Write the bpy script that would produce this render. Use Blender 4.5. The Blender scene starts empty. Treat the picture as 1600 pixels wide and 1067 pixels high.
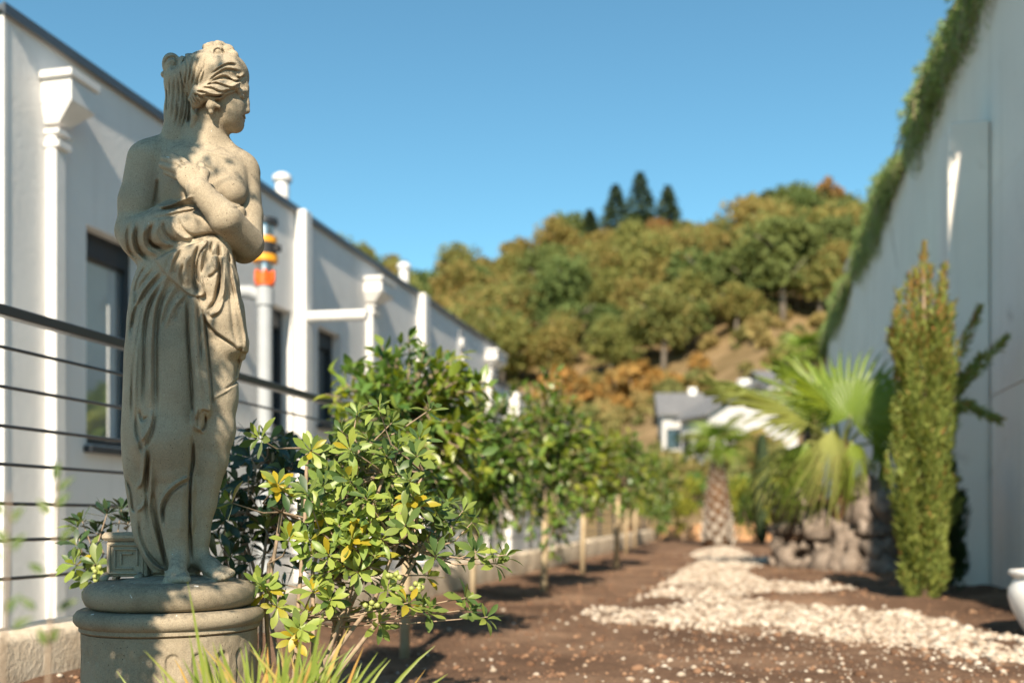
import bpy, math, random, os
import numpy as np
from mathutils import Matrix, Vector

random.seed(7); np.random.seed(7)
RNG = np.random.default_rng(11)
SC = bpy.context.scene
COL = SC.collection
R = math.radians

# ------------------------------------------------------------------ camera, sky, sun, exposure
F = 1555.56                       # focal length in photo pixels (35 mm on a 36 mm sensor, 1600 px wide)
HZ = 810.0                        # photo row of the horizon
EYE = 0.60                        # lens height above the soil
YAW = R(13.2)                     # the camera looks left of the garden's long axis (+Y)
CS, SN = math.cos(YAW), math.sin(YAW)
SUN_AZ, SUN_EL = R(5.4), R(36.0)  # sun behind the camera, a little to the right of the long axis

cam_d = bpy.data.cameras.new('camera'); cam = bpy.data.objects.new('camera', cam_d); COL.objects.link(cam)
cam.location = (0, 0, EYE); cam.rotation_euler = (R(90), 0, YAW)
cam_d.lens = 35; cam_d.sensor_width = 36; cam_d.shift_y = (HZ - 533.5) / 1600
cam_d.clip_start = 0.05; cam_d.clip_end = 3000
cam_d.dof.use_dof = True; cam_d.dof.focus_distance = 2.22; cam_d.dof.aperture_fstop = 2.1
SC.camera = cam

wd = bpy.data.worlds.new('World'); SC.world = wd; wd.use_nodes = True
wn = wd.node_tree.nodes; wl = wd.node_tree.links; wn.clear()
sky = wn.new('ShaderNodeTexSky'); sky.sky_type = 'NISHITA'; sky.sun_disc = False
sky.sun_elevation = SUN_EL; sky.sun_rotation = math.pi - SUN_AZ
sky.air_density = 1.0; sky.dust_density = 0.0; sky.ozone_density = 2.5
bg = wn.new('ShaderNodeBackground'); bg.inputs[1].default_value = 0.086
tint = wn.new('ShaderNodeMix'); tint.data_type = 'RGBA'; tint.blend_type = 'MULTIPLY'; tint.inputs[0].default_value = 1.0; tint.inputs[7].default_value = (0.66, 1.0, 0.92, 1)   # clear cyan-blue autumn sky, the same all round
wo = wn.new('ShaderNodeOutputWorld')
wl.new(sky.outputs[0], tint.inputs[6]); wl.new(tint.outputs[2], bg.inputs[0]); wl.new(bg.outputs[0], wo.inputs[0])

sd = bpy.data.lights.new('sun', 'SUN'); sd.energy = 5.0; sd.angle = R(0.53); sd.color = (1.0, 0.87, 0.69)
sun = bpy.data.objects.new('sun', sd); COL.objects.link(sun)
SUNDIR = Vector((-math.sin(SUN_AZ) * math.cos(SUN_EL), math.cos(SUN_AZ) * math.cos(SUN_EL), -math.sin(SUN_EL)))
sun.rotation_euler = SUNDIR.to_track_quat('-Z', 'Y').to_euler(); sun.location = (3, -20, 20)

vs = SC.view_settings
SC.display_settings.display_device = 'sRGB'
vs.view_transform = 'Standard'; vs.look = 'None'; vs.exposure = 1.08; vs.gamma = 1; vs.use_curve_mapping = False
SC.cycles.use_denoising = True
SC.cycles.max_bounces = 6; SC.cycles.transparent_max_bounces = 6
SC.cycles.sample_clamp_indirect = 6

# ------------------------------------------------------------------ pixel helpers (a pixel gives a direction only)
def ray(px, py):
    u = (px - 800) / F; v = (HZ - py) / F
    return Vector((u * CS - SN, u * SN + CS, v))
def at(px, py, depth):
    return Vector((0, 0, EYE)) + ray(px, py) * depth
def on_ground(px, py, z=0.0):
    return at(px, py, F * (EYE - z) / (py - HZ))
def on_x(px, py, X):
    r = ray(px, py); return at(px, py, X / r.x)

# ------------------------------------------------------------------ building helpers
def link(o, parent=None):
    COL.objects.link(o)
    if parent is not None: o.parent = parent
    return o
def tag(o, label=None, cat=None, group=None, kind=None):
    if label: o['label'] = label
    if cat: o['category'] = cat
    if group: o['group'] = group
    if kind: o['kind'] = kind
    return o
def thing(name, label, cat, loc=(0, 0, 0), group=None):
    o = bpy.data.objects.new(name, None); o.empty_display_size = 0.1; o.location = loc
    link(o); tag(o, label, cat, group); return o
def meshdata(name, v, f, mats=None, smooth=False, midx=None):
    me = bpy.data.meshes.new(name)
    if isinstance(f, np.ndarray):
        v = np.asarray(v, dtype=np.float32); n, k = f.shape
        me.vertices.add(len(v)); me.vertices.foreach_set('co', v.ravel())
        me.loops.add(n * k); me.loops.foreach_set('vertex_index', f.astype(np.int32).ravel())
        me.polygons.add(n)
        me.polygons.foreach_set('loop_start', np.arange(0, n * k, k, dtype=np.int32))
        me.polygons.foreach_set('loop_total', np.full(n, k, dtype=np.int32))
        me.update(calc_edges=True)
    else:
        me.from_pydata([tuple(p) for p in v], [], f); me.update()
    for m in (mats or []): me.materials.append(m)
    if midx is not None: me.polygons.foreach_set('material_index', np.asarray(midx, dtype=np.int32))
    if smooth: me.polygons.foreach_set('use_smooth', [True] * len(me.polygons))
    return me
def root_loc(o):
    return o.location if o.parent is None else None
def put(name, me, parent=None):
    """links mesh data given in world coordinates; a part of a thing is offset by the thing's own place"""
    o = bpy.data.objects.new(name, me); link(o, parent)
    if parent is not None and parent.parent is None: o.location = -parent.location
    return o

class MB:
    def __init__(s): s.v = []; s.f = []
    def add(s, v, f):
        b = len(s.v); s.v += [tuple(p) for p in v]; s.f += [tuple(i + b for i in q) for q in f]; return s
    def box(s, a, b, bev=0.0):
        x0, y0, z0 = [min(p, q) for p, q in zip(a, b)]; x1, y1, z1 = [max(p, q) for p, q in zip(a, b)]
        if bev <= 0:
            v = [(x0,y0,z0),(x1,y0,z0),(x1,y1,z0),(x0,y1,z0),(x0,y0,z1),(x1,y0,z1),(x1,y1,z1),(x0,y1,z1)]
            return s.add(v, [(0,3,2,1),(4,5,6,7),(0,1,5,4),(1,2,6,5),(2,3,7,6),(3,0,4,7)])
        # chamfered box
        v = []; e = bev; idx = {}
        for ix, X in enumerate((x0, x1)):
            for iy, Y in enumerate((y0, y1)):
                for iz, Z in enumerate((z0, z1)):
                    sx, sy, sz = (1 if ix == 0 else -1), (1 if iy == 0 else -1), (1 if iz == 0 else -1)
                    for ax in range(3):
                        p = [X + sx * e, Y + sy * e, Z + sz * e]
                        p[ax] = (X, Y, Z)[ax]
                        idx[ix, iy, iz, ax] = len(v); v.append(tuple(p))
        f = []
        q = lambda a, b, c, d, ax: f.append((idx[a + (ax,)], idx[b + (ax,)], idx[c + (ax,)], idx[d + (ax,)]))
        q((0,0,0),(0,0,1),(0,1,1),(0,1,0),0); q((1,0,0),(1,1,0),(1,1,1),(1,0,1),0)
        q((0,0,0),(1,0,0),(1,0,1),(0,0,1),1); q((0,1,0),(0,1,1),(1,1,1),(1,1,0),1)
        q((0,0,0),(0,1,0),(1,1,0),(1,0,0),2); q((0,0,1),(1,0,1),(1,1,1),(0,1,1),2)
        for iy in (0,1):
            for iz in (0,1): f.append((idx[0,iy,iz,1], idx[0,iy,iz,2], idx[1,iy,iz,2], idx[1,iy,iz,1]))
        for ix in (0,1):
            for iz in (0,1): f.append((idx[ix,0,iz,0], idx[ix,0,iz,2], idx[ix,1,iz,2], idx[ix,1,iz,0]))
        for ix in (0,1):
            for iy in (0,1): f.append((idx[ix,iy,0,0], idx[ix,iy,0,1], idx[ix,iy,1,1], idx[ix,iy,1,0]))
        for k in [(a,b,c) for a in (0,1) for b in (0,1) for c in (0,1)]: f.append((idx[k+(0,)], idx[k+(1,)], idx[k+(2,)]))
        return s.add(v, f)
    def tube(s, pts, rad, n=8, cap=True):
        pts = [Vector(p) for p in pts]
        if not hasattr(rad, '__len__'): rad = [rad] * len(pts)
        v = []; f = []; up = None
        for i, p in enumerate(pts):
            t = (pts[min(i + 1, len(pts) - 1)] - pts[max(i - 1, 0)])
            t = t.normalized() if t.length > 1e-9 else Vector((0, 0, 1))
            if up is None: up = Vector((0, 0, 1)) if abs(t.z) < 0.9 else Vector((1, 0, 0))
            a = (up - t * up.dot(t)).normalized(); b = t.cross(a); up = a
            for k in range(n):
                an = 2 * math.pi * k / n; v.append(p + (a * math.cos(an) + b * math.sin(an)) * rad[i])
        for i in range(len(pts) - 1):
            for k in range(n):
                f.append((i*n+k, i*n+(k+1)%n, (i+1)*n+(k+1)%n, (i+1)*n+k))
        if cap: f.append(tuple(range(n))[::-1]); f.append(tuple(range((len(pts)-1)*n, len(pts)*n)))
        return s.add(v, f)
    def lathe(s, prof, n, c=(0, 0, 0)):
        v = []; f = []
        for (r, z) in prof:
            for k in range(n):
                an = 2*math.pi*k/n; v.append((c[0]+r*math.cos(an), c[1]+r*math.sin(an), c[2]+z))
        for i in range(len(prof)-1):
            for k in range(n): f.append((i*n+k, i*n+(k+1)%n, (i+1)*n+(k+1)%n, (i+1)*n+k))
        f.append(tuple(range(n))[::-1]); f.append(tuple(range((len(prof)-1)*n, len(prof)*n)))
        return s.add(v, f)
    def data(s, name, mat, smooth=False): return meshdata(name, s.v, s.f, [mat], smooth)
    def build(s, name, mat, parent=None, smooth=False): return put(name, s.data(name, mat, smooth), parent)

def autosmooth(o, ang=40):
    me = o.data
    me.polygons.foreach_set('use_smooth', [True] * len(me.polygons))
    me.set_sharp_from_angle(angle=R(ang)); return o

# value noise -------------------------------------------------------
_perm = RNG.random((64, 64, 64)).astype(np.float32)
def vnoise(x, y, z=0.0):
    x, y, z = np.broadcast_arrays(np.asarray(x, float), np.asarray(y, float), np.asarray(z, float))
    xi, yi, zi = np.floor(x).astype(int), np.floor(y).astype(int), np.floor(z).astype(int)
    fx, fy, fz = x - xi, y - yi, z - zi
    fx = fx*fx*(3-2*fx); fy = fy*fy*(3-2*fy); fz = fz*fz*(3-2*fz)
    g = lambda a, b, c: _perm[(xi+a) & 63, (yi+b) & 63, (zi+c) & 63]
    l = lambda p, q, t: p + (q - p) * t
    return l(l(l(g(0,0,0),g(1,0,0),fx),l(g(0,1,0),g(1,1,0),fx),fy), l(l(g(0,0,1),g(1,0,1),fx),l(g(0,1,1),g(1,1,1),fx),fy), fz) - 0.5
def fbm(x, y, z=0.0, o=4):
    s = 0; a = 1.0
    for i in range(o): s = s + a * vnoise(x*2**i + 17*i, y*2**i + 5*i, z*2**i); a *= 0.5
    return s

# ------------------------------------------------------------------ materials
def mat_new(name):
    m = bpy.data.materials.new(name); m.use_nodes = True
    nt = m.node_tree; b = nt.nodes['Principled BSDF']; return m, nt, nt.nodes, nt.links, b
def ramp(N, stops):
    r = N.new('ShaderNodeValToRGB'); e = r.color_ramp.elements
    while len(e) > 1: e.remove(e[-1])
    e[0].position = stops[0][0]; e[0].color = (*stops[0][1], 1)
    for p, c in stops[1:]:
        k = e.new(p); k.color = (*c, 1)
    return r
def noise(N, L, scale, detail=6, rough=0.6, coord='Object', vec=None):
    t = N.new('ShaderNodeTexNoise'); t.inputs['Scale'].default_value = scale
    t.inputs['Detail'].default_value = detail; t.inputs['Roughness'].default_value = rough
    if vec is None:
        c = N.new('ShaderNodeTexCoord'); L.new(c.outputs[coord], t.inputs['Vector'])
    else: L.new(vec, t.inputs['Vector'])
    return t
def bump(N, L, h, b, strength=0.3, dist=0.01, prev=None):
    n = N.new('ShaderNodeBump'); n.inputs['Strength'].default_value = strength; n.inputs['Distance'].default_value = dist
    L.new(h, n.inputs['Height'])
    if prev is not None: L.new(prev.outputs[0], n.inputs['Normal'])
    L.new(n.outputs[0], b.inputs['Normal']); return n
def surf(name, c1, c2, scale=4, rough=0.8, bs=0.25, bscale=60, bdist=0.004, detail=6, spec=0.3, lo=0.3, hi=0.7):
    m, nt, N, L, b = mat_new(name)
    t = noise(N, L, scale, detail); r = ramp(N, [(lo, c1), (hi, c2)]); L.new(t.outputs[0], r.inputs[0]); L.new(r.outputs[0], b.inputs['Base Color'])
    b.inputs['Roughness'].default_value = rough; b.inputs['Specular IOR Level'].default_value = spec
    if bs > 0:
        t2 = noise(N, L, bscale, 5); bump(N, L, t2.outputs[0], b, bs, bdist)
    return m
def plain(name, c, rough=0.5, metal=0.0, spec=0.4):
    m, nt, N, L, b = mat_new(name)
    t = noise(N, L, 9.0, 4); r = ramp(N, [(0.3, tuple(x*0.88 for x in c)), (0.7, c)]); L.new(t.outputs[0], r.inputs[0]); L.new(r.outputs[0], b.inputs['Base Color'])
    b.inputs['Roughness'].default_value = rough; b.inputs['Metallic'].default_value = metal; b.inputs['Specular IOR Level'].default_value = spec
    return m
def leafmat(name, cols, rough=0.42, trans=0.3, spec=0.45, tcol=None, whole=False):
    """leaf colour varies from leaf to leaf (object or mesh island); light shines through"""
    m, nt, N, L, b = mat_new(name)
    oi = N.new('ShaderNodeObjectInfo'); ge = N.new('ShaderNodeNewGeometry')
    ad = N.new('ShaderNodeMath'); ad.operation = 'ADD'; fr = N.new('ShaderNodeMath'); fr.operation = 'FRACT'
    L.new(oi.outputs['Random'], ad.inputs[0]); 
    if not whole: L.new(ge.outputs['Random Per Island'], ad.inputs[1])
    else: ad.inputs[1].default_value = 0
    L.new(ad.outputs[0], fr.inputs[0])
    k = len(cols); r = ramp(N, [(i / (k - 1) if k > 1 else 0, c) for i, c in enumerate(cols)])
    if whole:
        mx = N.new('ShaderNodeMath'); mx.operation = 'MULTIPLY_ADD'; mx.inputs[1].default_value = 0.3; 
        mm = N.new('ShaderNodeMath'); mm.operation = 'MULTIPLY'; mm.inputs[1].default_value = 0.7
        L.new(fr.outputs[0], mm.inputs[0]); L.new(ge.outputs['Random Per Island'], mx.inputs[0]); L.new(mm.outputs[0], mx.inputs[2])
        L.new(mx.outputs[0], r.inputs[0])
    else: L.new(fr.outputs[0], r.inputs[0])
    L.new(r.outputs[0], b.inputs['Base Color'])
    b.inputs['Roughness'].default_value = rough; b.inputs['Specular IOR Level'].default_value = spec
    tr = N.new('ShaderNodeBsdfTranslucent'); hs = N.new('ShaderNodeHueSaturation')
    hs.inputs['Hue'].default_value = 0.485; hs.inputs['Saturation'].default_value = 1.15; hs.inputs['Value'].default_value = 1.5
    L.new(r.outputs[0], hs.inputs['Color']); L.new(hs.outputs[0], tr.inputs['Color'])
    mix = N.new('ShaderNodeMixShader'); mix.inputs[0].default_value = trans
    L.new(b.outputs[0], mix.inputs[1]); L.new(tr.outputs[0], mix.inputs[2])
    L.new(mix.outputs[0], N['Material Output'].inputs['Surface'])
    return m

def stone_mat(name, c_lo, c_mid, c_hi, lichen=True, scale=1.0):
    m, nt, N, L, b = mat_new(name)
    n1 = noise(N, L, 5*scale, 8, 0.65); r1 = ramp(N, [(0.28, c_lo), (0.5, c_mid), (0.74, c_hi)]); L.new(n1.outputs[0], r1.inputs[0])
    # fine sand grain
    n2 = noise(N, L, 360*scale, 3, 0.7); r2 = ramp(N, [(0.32, (0.72,)*3), (0.68, (1.18,)*3)]); L.new(n2.outputs[0], r2.inputs[0])
    mu = N.new('ShaderNodeMix'); mu.data_type = 'RGBA'; mu.blend_type = 'MULTIPLY'; mu.inputs[0].default_value = 0.8
    L.new(r1.outputs[0], mu.inputs[6]); L.new(r2.outputs[0], mu.inputs[7])
    out = mu.outputs[2]
    # pits: small dark holes
    vo = N.new('ShaderNodeTexVoronoi'); vo.inputs['Scale'].default_value = 105*scale; co = N.new('ShaderNodeTexCoord'); L.new(co.outputs['Object'], vo.inputs['Vector'])
    pn = noise(N, L, 11*scale, 3)
    sm = N.new('ShaderNodeMath'); sm.operation = 'MULTIPLY_ADD'; sm.inputs[1].default_value = 0.34; sm.inputs[2].default_value = -0.075; L.new(pn.outputs[0], sm.inputs[0])
    lt = N.new('ShaderNodeMath'); lt.operation = 'LESS_THAN'; L.new(vo.outputs[0], lt.inputs[0]); L.new(sm.outputs[0], lt.inputs[1])
    md = N.new('ShaderNodeMix'); md.data_type = 'RGBA'; L.new(lt.outputs[0], md.inputs[0]); L.new(out, md.inputs[6]); md.inputs[7].default_value = (c_lo[0]*0.45, c_lo[1]*0.42, c_lo[2]*0.4, 1)
    out = md.outputs[2]
    if lichen:
        ge = N.new('ShaderNodeNewGeometry'); sp = N.new('ShaderNodeSeparateXYZ'); L.new(ge.outputs['Normal'], sp.inputs[0])
        n3 = noise(N, L, 85, 6, 0.8)
        a = N.new('ShaderNodeMath'); a.operation = 'MULTIPLY_ADD'; a.inputs[1].default_value = 0.24; L.new(sp.outputs['Z'], a.inputs[0]); L.new(n3.outputs[0], a.inputs[2])
        r3 = ramp(N, [(0.60, (0,0,0)), (0.88, (0.75,0.75,0.75))]); L.new(a.outputs[0], r3.inputs[0])
        m3 = N.new('ShaderNodeMix'); m3.data_type = 'RGBA'; L.new(r3.outputs[0], m3.inputs[0]); L.new(out, m3.inputs[6]); m3.inputs[7].default_value = (0.11, 0.095, 0.075, 1)
        n4 = noise(N, L, 62, 2, 0.5); a4 = N.new('ShaderNodeMath'); a4.operation = 'MULTIPLY_ADD'; a4.inputs[1].default_value = 0.07; L.new(sp.outputs['Z'], a4.inputs[0]); L.new(n4.outputs[0], a4.inputs[2])
        r4 = ramp(N, [(0.775, (0,0,0)), (0.80, (1,1,1))]); L.new(a4.outputs[0], r4.inputs[0])
        m4 = N.new('ShaderNodeMix'); m4.data_type = 'RGBA'; L.new(r4.outputs[0], m4.inputs[0]); L.new(m3.outputs[2], m4.inputs[6]); m4.inputs[7].default_value = (0.62, 0.60, 0.55, 1)
        out = m4.outputs[2]
    L.new(out, b.inputs['Base Color'])
    b.inputs['Roughness'].default_value = 0.9; b.inputs['Specular IOR Level'].default_value = 0.2
    nb = bump(N, L, n2.outputs[0], b, 0.6, 0.003)
    iv = N.new('ShaderNodeMath'); iv.operation = 'SUBTRACT'; iv.inputs[0].default_value = 1; L.new(lt.outputs[0], iv.inputs[1])
    n5 = noise(N, L, 28*scale, 6, 0.6)
    nb2 = bump(N, L, iv.outputs[0], b, 0.4, 0.002, nb)
    bump(N, L, n5.outputs[0], b, 0.4, 0.006, nb2)
    return m

M = {}
M['stone'] = stone_mat('cast_stone', (0.27, 0.222, 0.158), (0.375, 0.312, 0.226), (0.45, 0.385, 0.285))
M['stone_ped'] = stone_mat('weathered_cast_stone', (0.20, 0.160, 0.110), (0.30, 0.245, 0.172), (0.39, 0.325, 0.235))
M['white'] = plain('white_paint', (0.72, 0.705, 0.685), 0.45)
M['pvc'] = plain('grey_plastic_pipe', (0.36, 0.38, 0.40), 0.4)
M['flash'] = plain('zinc_flashing', (0.13, 0.14, 0.15), 0.45, 0.6)
M['frame'] = plain('anthracite_frame', (0.028, 0.033, 0.040), 0.45)
M['metal'] = plain('dark_metal_rail', (0.10, 0.10, 0.10), 0.35, 0.75)
M['steel'] = plain('bright_steel', (0.62, 0.62, 0.60), 0.25, 1.0)
M['orange'] = plain('orange_plastic', (0.80, 0.13, 0.02), 0.4)
M['yellow'] = plain('amber_band', (0.75, 0.33, 0.02), 0.4)
M['black'] = plain('black_rubber', (0.02, 0.02, 0.022), 0.6)
def stained(name, c1, c2, c_st, amt, bscale, bdist, cracks=False):
    """plaster or concrete with rain streaks and blotches"""
    m, nt, N, L, b = mat_new(name); co = N.new('ShaderNodeTexCoord'); mp = N.new('ShaderNodeMapping'); mp.inputs['Scale'].default_value = (5.0, 5.0, 0.22); L.new(co.outputs['Object'], mp.inputs[0])
    t = noise(N, L, 1.1, 6); r = ramp(N, [(0.3, c1), (0.7, c2)]); L.new(t.outputs[0], r.inputs[0])
    s = noise(N, L, 1.0, 7, 0.7, vec=mp.outputs[0]); rs = ramp(N, [(0.52, (0,0,0)), (0.80, (amt,)*3)]); L.new(s.outputs[0], rs.inputs[0])
    mx = N.new('ShaderNodeMix'); mx.data_type = 'RGBA'; L.new(rs.outputs[0], mx.inputs[0]); L.new(r.outputs[0], mx.inputs[6]); mx.inputs[7].default_value = (*c_st, 1)
    q = noise(N, L, 3.2, 8, 0.75); rq = ramp(N, [(0.60, (0,0,0)), (0.78, (amt*0.8,)*3)]); L.new(q.outputs[0], rq.inputs[0])
    m2 = N.new('ShaderNodeMix'); m2.data_type = 'RGBA'; L.new(rq.outputs[0], m2.inputs[0]); L.new(mx.outputs[2], m2.inputs[6]); m2.inputs[7].default_value = (c_st[0]*0.8, c_st[1]*0.75, c_st[2]*0.7, 1)
    out = m2.outputs[2]
    if cracks:
        wn_ = noise(N, L, 1.7, 6, 0.7); ad = N.new('ShaderNodeMix'); ad.data_type = 'VECTOR'; ad.inputs[0].default_value = 0.22; L.new(co.outputs['Object'], ad.inputs[4]); L.new(wn_.outputs[1], ad.inputs[5])
        vo = N.new('ShaderNodeTexVoronoi'); vo.feature = 'DISTANCE_TO_EDGE'; vo.inputs['Scale'].default_value = 0.42; L.new(ad.outputs[1], vo.inputs['Vector'])
        gate = noise(N, L, 0.55, 3); rg = ramp(N, [(0.50, (0,0,0)), (0.60, (1,1,1))]); L.new(gate.outputs[0], rg.inputs[0])
        rc = ramp(N, [(0.0, (0.8,)*3), (0.006, (0.35,)*3), (0.022, (0,0,0))]); L.new(vo.outputs[0], rc.inputs[0])
        mu = N.new('ShaderNodeMath'); mu.operation = 'MULTIPLY'; L.new(rc.outputs[0], mu.inputs[0]); L.new(rg.outputs[0], mu.inputs[1])
        m3 = N.new('ShaderNodeMix'); m3.data_type = 'RGBA'; L.new(mu.outputs[0], m3.inputs[0]); L.new(out, m3.inputs[6]); m3.inputs[7].default_value = (0.22, 0.16, 0.12, 1); out = m3.outputs[2]
    L.new(out, b.inputs['Base Color']); b.inputs['Roughness'].default_value = 0.9; b.inputs['Specular IOR Level'].default_value = 0.2
    h = noise(N, L, bscale, 6, 0.65); bump(N, L, h.outputs[0], b, 0.35, bdist); return m
M['concrete'] = stained('stained_concrete', (0.74, 0.67, 0.60), (0.80, 0.735, 0.665), (0.48, 0.40, 0.33), 0.65, 14, 0.006, True)  # pale warm concrete with rain streaks, blotches and cracks
M['plaster'] = stained('white_plaster', (0.70, 0.68, 0.66), (0.78, 0.76, 0.74), (0.50, 0.47, 0.44), 0.38, 26, 0.009)
M['kerb'] = surf('kerb_stone', (0.50, 0.40, 0.29), (0.68, 0.59, 0.47), 7, 0.9, 0.7, 50, 0.008)
M['bark'] = surf('bark', (0.16, 0.11, 0.075), (0.30, 0.22, 0.15), 20, 0.9, 0.5, 80, 0.004)
M['bark_grey'] = surf('grey_bark', (0.12, 0.10, 0.08), (0.24, 0.20, 0.16), 8, 0.9, 0.5, 30, 0.01)
M['pale_trunk'] = surf('pale_young_trunk', (0.36, 0.27, 0.165), (0.50, 0.40, 0.26), 14, 0.85, 0.3, 90, 0.003)
M['twig'] = surf('twig', (0.20, 0.145, 0.10), (0.36, 0.27, 0.19), 40, 0.8, 0.3, 120, 0.002)
m, nt, N, L, b = mat_new('window_glass'); b.inputs['Base Color'].default_value = (0.030, 0.04, 0.05, 1); b.inputs['Roughness'].default_value = 0.06; b.inputs['Specular IOR Level'].default_value = 0.9; M['glass'] = m
m, nt, N, L, b = mat_new('mirroring_window_glass'); b.inputs['Base Color'].default_value = (0.55, 0.58, 0.60, 1); b.inputs['Metallic'].default_value = 0.75; b.inputs['Roughness'].default_value = 0.04; M['glass_mirror'] = m
# ------------------------------------------------------------------ the statue: an implicit surface turned into one continuous mesh
SD = 2.25                                    # distance of the statue's axis from the lens
TOPZ = 0.463                                 # top of the plinth
SX0 = (290 - 800) / F * SD
ST_ORG = at(290, 0, SD); ST_ORG.z = TOPZ     # statue base in the world; its local axes follow the way it faces
PXM = F / SD                                 # pixels per metre at the statue

def SP(px, py, y=0.0):
    d = SD + y
    return np.array(((px - 800) / F * d - SX0, y, (HZ - py) / F * d + EYE - TOPZ))
Z1 = lambda *a: [(240 + x*0.15, 60 + y*0.15) for x, y in a]
Z2 = lambda *a: [(170 + x*0.2343, 220 + y*0.2343) for x, y in a]
Z3 = lambda *a: [(180 + x*0.2436, 400 + y*0.2437) for x, y in a]
Z4 = lambda *a: [(150 + x*0.2624, 640 + y*0.2624) for x, y in a]

class Field:
    def __init__(s, lo, hi, h):
        s.lo = np.array(lo, np.float32); s.h = h
        s.n = [int((b - a) / h) + 1 for a, b in zip(lo, hi)]
        s.ax = [(s.lo[i] + h * np.arange(s.n[i])).astype(np.float32) for i in range(3)]
        s.c = {}
    def comp(s, name):
        if name not in s.c: s.c[name] = np.full(s.n, 0.06, np.float32)
        return s.c[name]
    def sub(s, lo, hi):
        a = [max(0, int((lo[i] - s.lo[i]) / s.h)) for i in range(3)]; b = [min(s.n[i], int((hi[i] - s.lo[i]) / s.h) + 2) for i in range(3)]
        sl = tuple(slice(a[i], max(a[i], b[i])) for i in range(3))
        return sl, s.ax[0][sl[0]][:, None, None], s.ax[1][sl[1]][None, :, None], s.ax[2][sl[2]][None, None, :]
    def smin(s, comp, sl, d, k):
        f = s.comp(comp); a = f[sl]
        h = np.maximum(k - np.abs(a - d), 0) / k
        f[sl] = np.minimum(a, d) - h*h*k*0.25
    def smax(s, comp, sl, d, k):               # carve: max(f, -d)
        f = s.comp(comp); a = f[sl]; d = -d
        h = np.maximum(k - np.abs(a - d), 0) / k
        f[sl] = np.maximum(a, d) + h*h*k*0.25
    def cone(s, comp, a, b, r1, r2, k=0.012, sy=1.0, carve=False):
        a = np.asarray(a, np.float32); b = np.asarray(b, np.float32); m = max(r1, r2) * max(1, 1/sy if sy < 1 else sy) + k + 0.02
        sl, X, Y, Z = s.sub(np.minimum(a, b) - m, np.maximum(a, b) + m)
        ba = b - a; ba2 = ba.copy(); ba2[1] /= sy; q = float((ba2*ba2).sum()) + 1e-12
        px, py, pz = X - a[0], (Y - a[1]) / sy, Z - a[2]
        t = np.clip((px*ba2[0] + py*ba2[1] + pz*ba2[2]) / q, 0, 1)
        d = np.sqrt((px - t*ba2[0])**2 + (py - t*ba2[1])**2 + (pz - t*ba2[2])**2) - (r1 + (r2 - r1) * t)
        (s.smax if carve else s.smin)(comp, sl, d * min(1, sy), k)
    def chain(s, comp, pts, k=0.012, sy=1.0):
        for (p, q) in zip(pts[:-1], pts[1:]):
            s.cone(comp, SP(*p[0]), SP(*q[0]), p[1] / PXM, q[1] / PXM, k, sy)
    def ell(s, comp, c, r, k=0.012, rot=0.0, carve=False):
        c = np.asarray(c, np.float32); r = np.asarray(r, np.float32); m = float(max(r)) + k + 0.02
        sl, X, Y, Z = s.sub(c - m, c + m)
        x, y, z = X - c[0], Y - c[1], Z - c[2]
        if rot: ca, sa = math.cos(rot), math.sin(rot); x, z = x*ca + z*sa, -x*sa + z*ca
        k0 = np.sqrt((x/r[0])**2 + (y/r[1])**2 + (z/r[2])**2); k1 = np.sqrt((x/r[0]**2)**2 + (y/r[1]**2)**2 + (z/r[2]**2)**2) + 1e-6
        (s.smax if carve else s.smin)(comp, sl, k0 * (k0 - 1) / k1, k)
    def ball(s, comp, p, r, k=0.008, carve=False): s.ell(comp, SP(*p), (r/PXM,)*3, k, 0, carve)
    def elp(s, comp, p, rx, ry, rz, k=0.012, rot=0.0, carve=False): s.ell(comp, SP(*p), (rx/PXM, ry/PXM, rz/PXM), k, rot, carve)
    def loft(s, comp, rows, k=0.015, p=2.3):
        # rows: (py, xl, xr, half depth px, y centre)
        zz = np.array([SP(290, r_[0], 0)[2] for r_ in rows]); o = np.argsort(zz); zz = zz[o]; rw = np.array(rows, float)[o]
        sl, X, Y, Z = s.sub((s.ax[0][0], s.ax[1][0], zz[0] - 0.03), (s.ax[0][-1], s.ax[1][-1], zz[-1] + 0.03))
        z = Z.ravel(); I = lambda v: np.interp(z, zz, v)[None, None, :].astype(np.float32)
        cx = I([(SP((q[1]+q[2])/2, q[0], q[4])[0]) for q in rw]); a = I((rw[:, 2] - rw[:, 1]) / 2 / PXM); bb = I(rw[:, 3] / PXM); cy = I(rw[:, 4])
        k0 = ((np.abs(X - cx)/a)**p + (np.abs(Y - cy)/bb)**p) ** (1/p)
        d = (k0 - 1) * np.minimum(a, bb)
        d = np.maximum(d, np.maximum(zz[0] - Z, Z - zz[-1]))
        s.smin(comp, sl, d, k)
    def total(s, k=0.006):
        t = None
        for f in s.c.values():
            if t is None: t = f.copy()
            else:
                h = np.maximum(k - np.abs(t - f), 0) / k; t = np.minimum(t, f) - h*h*k*0.25
        return t

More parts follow.
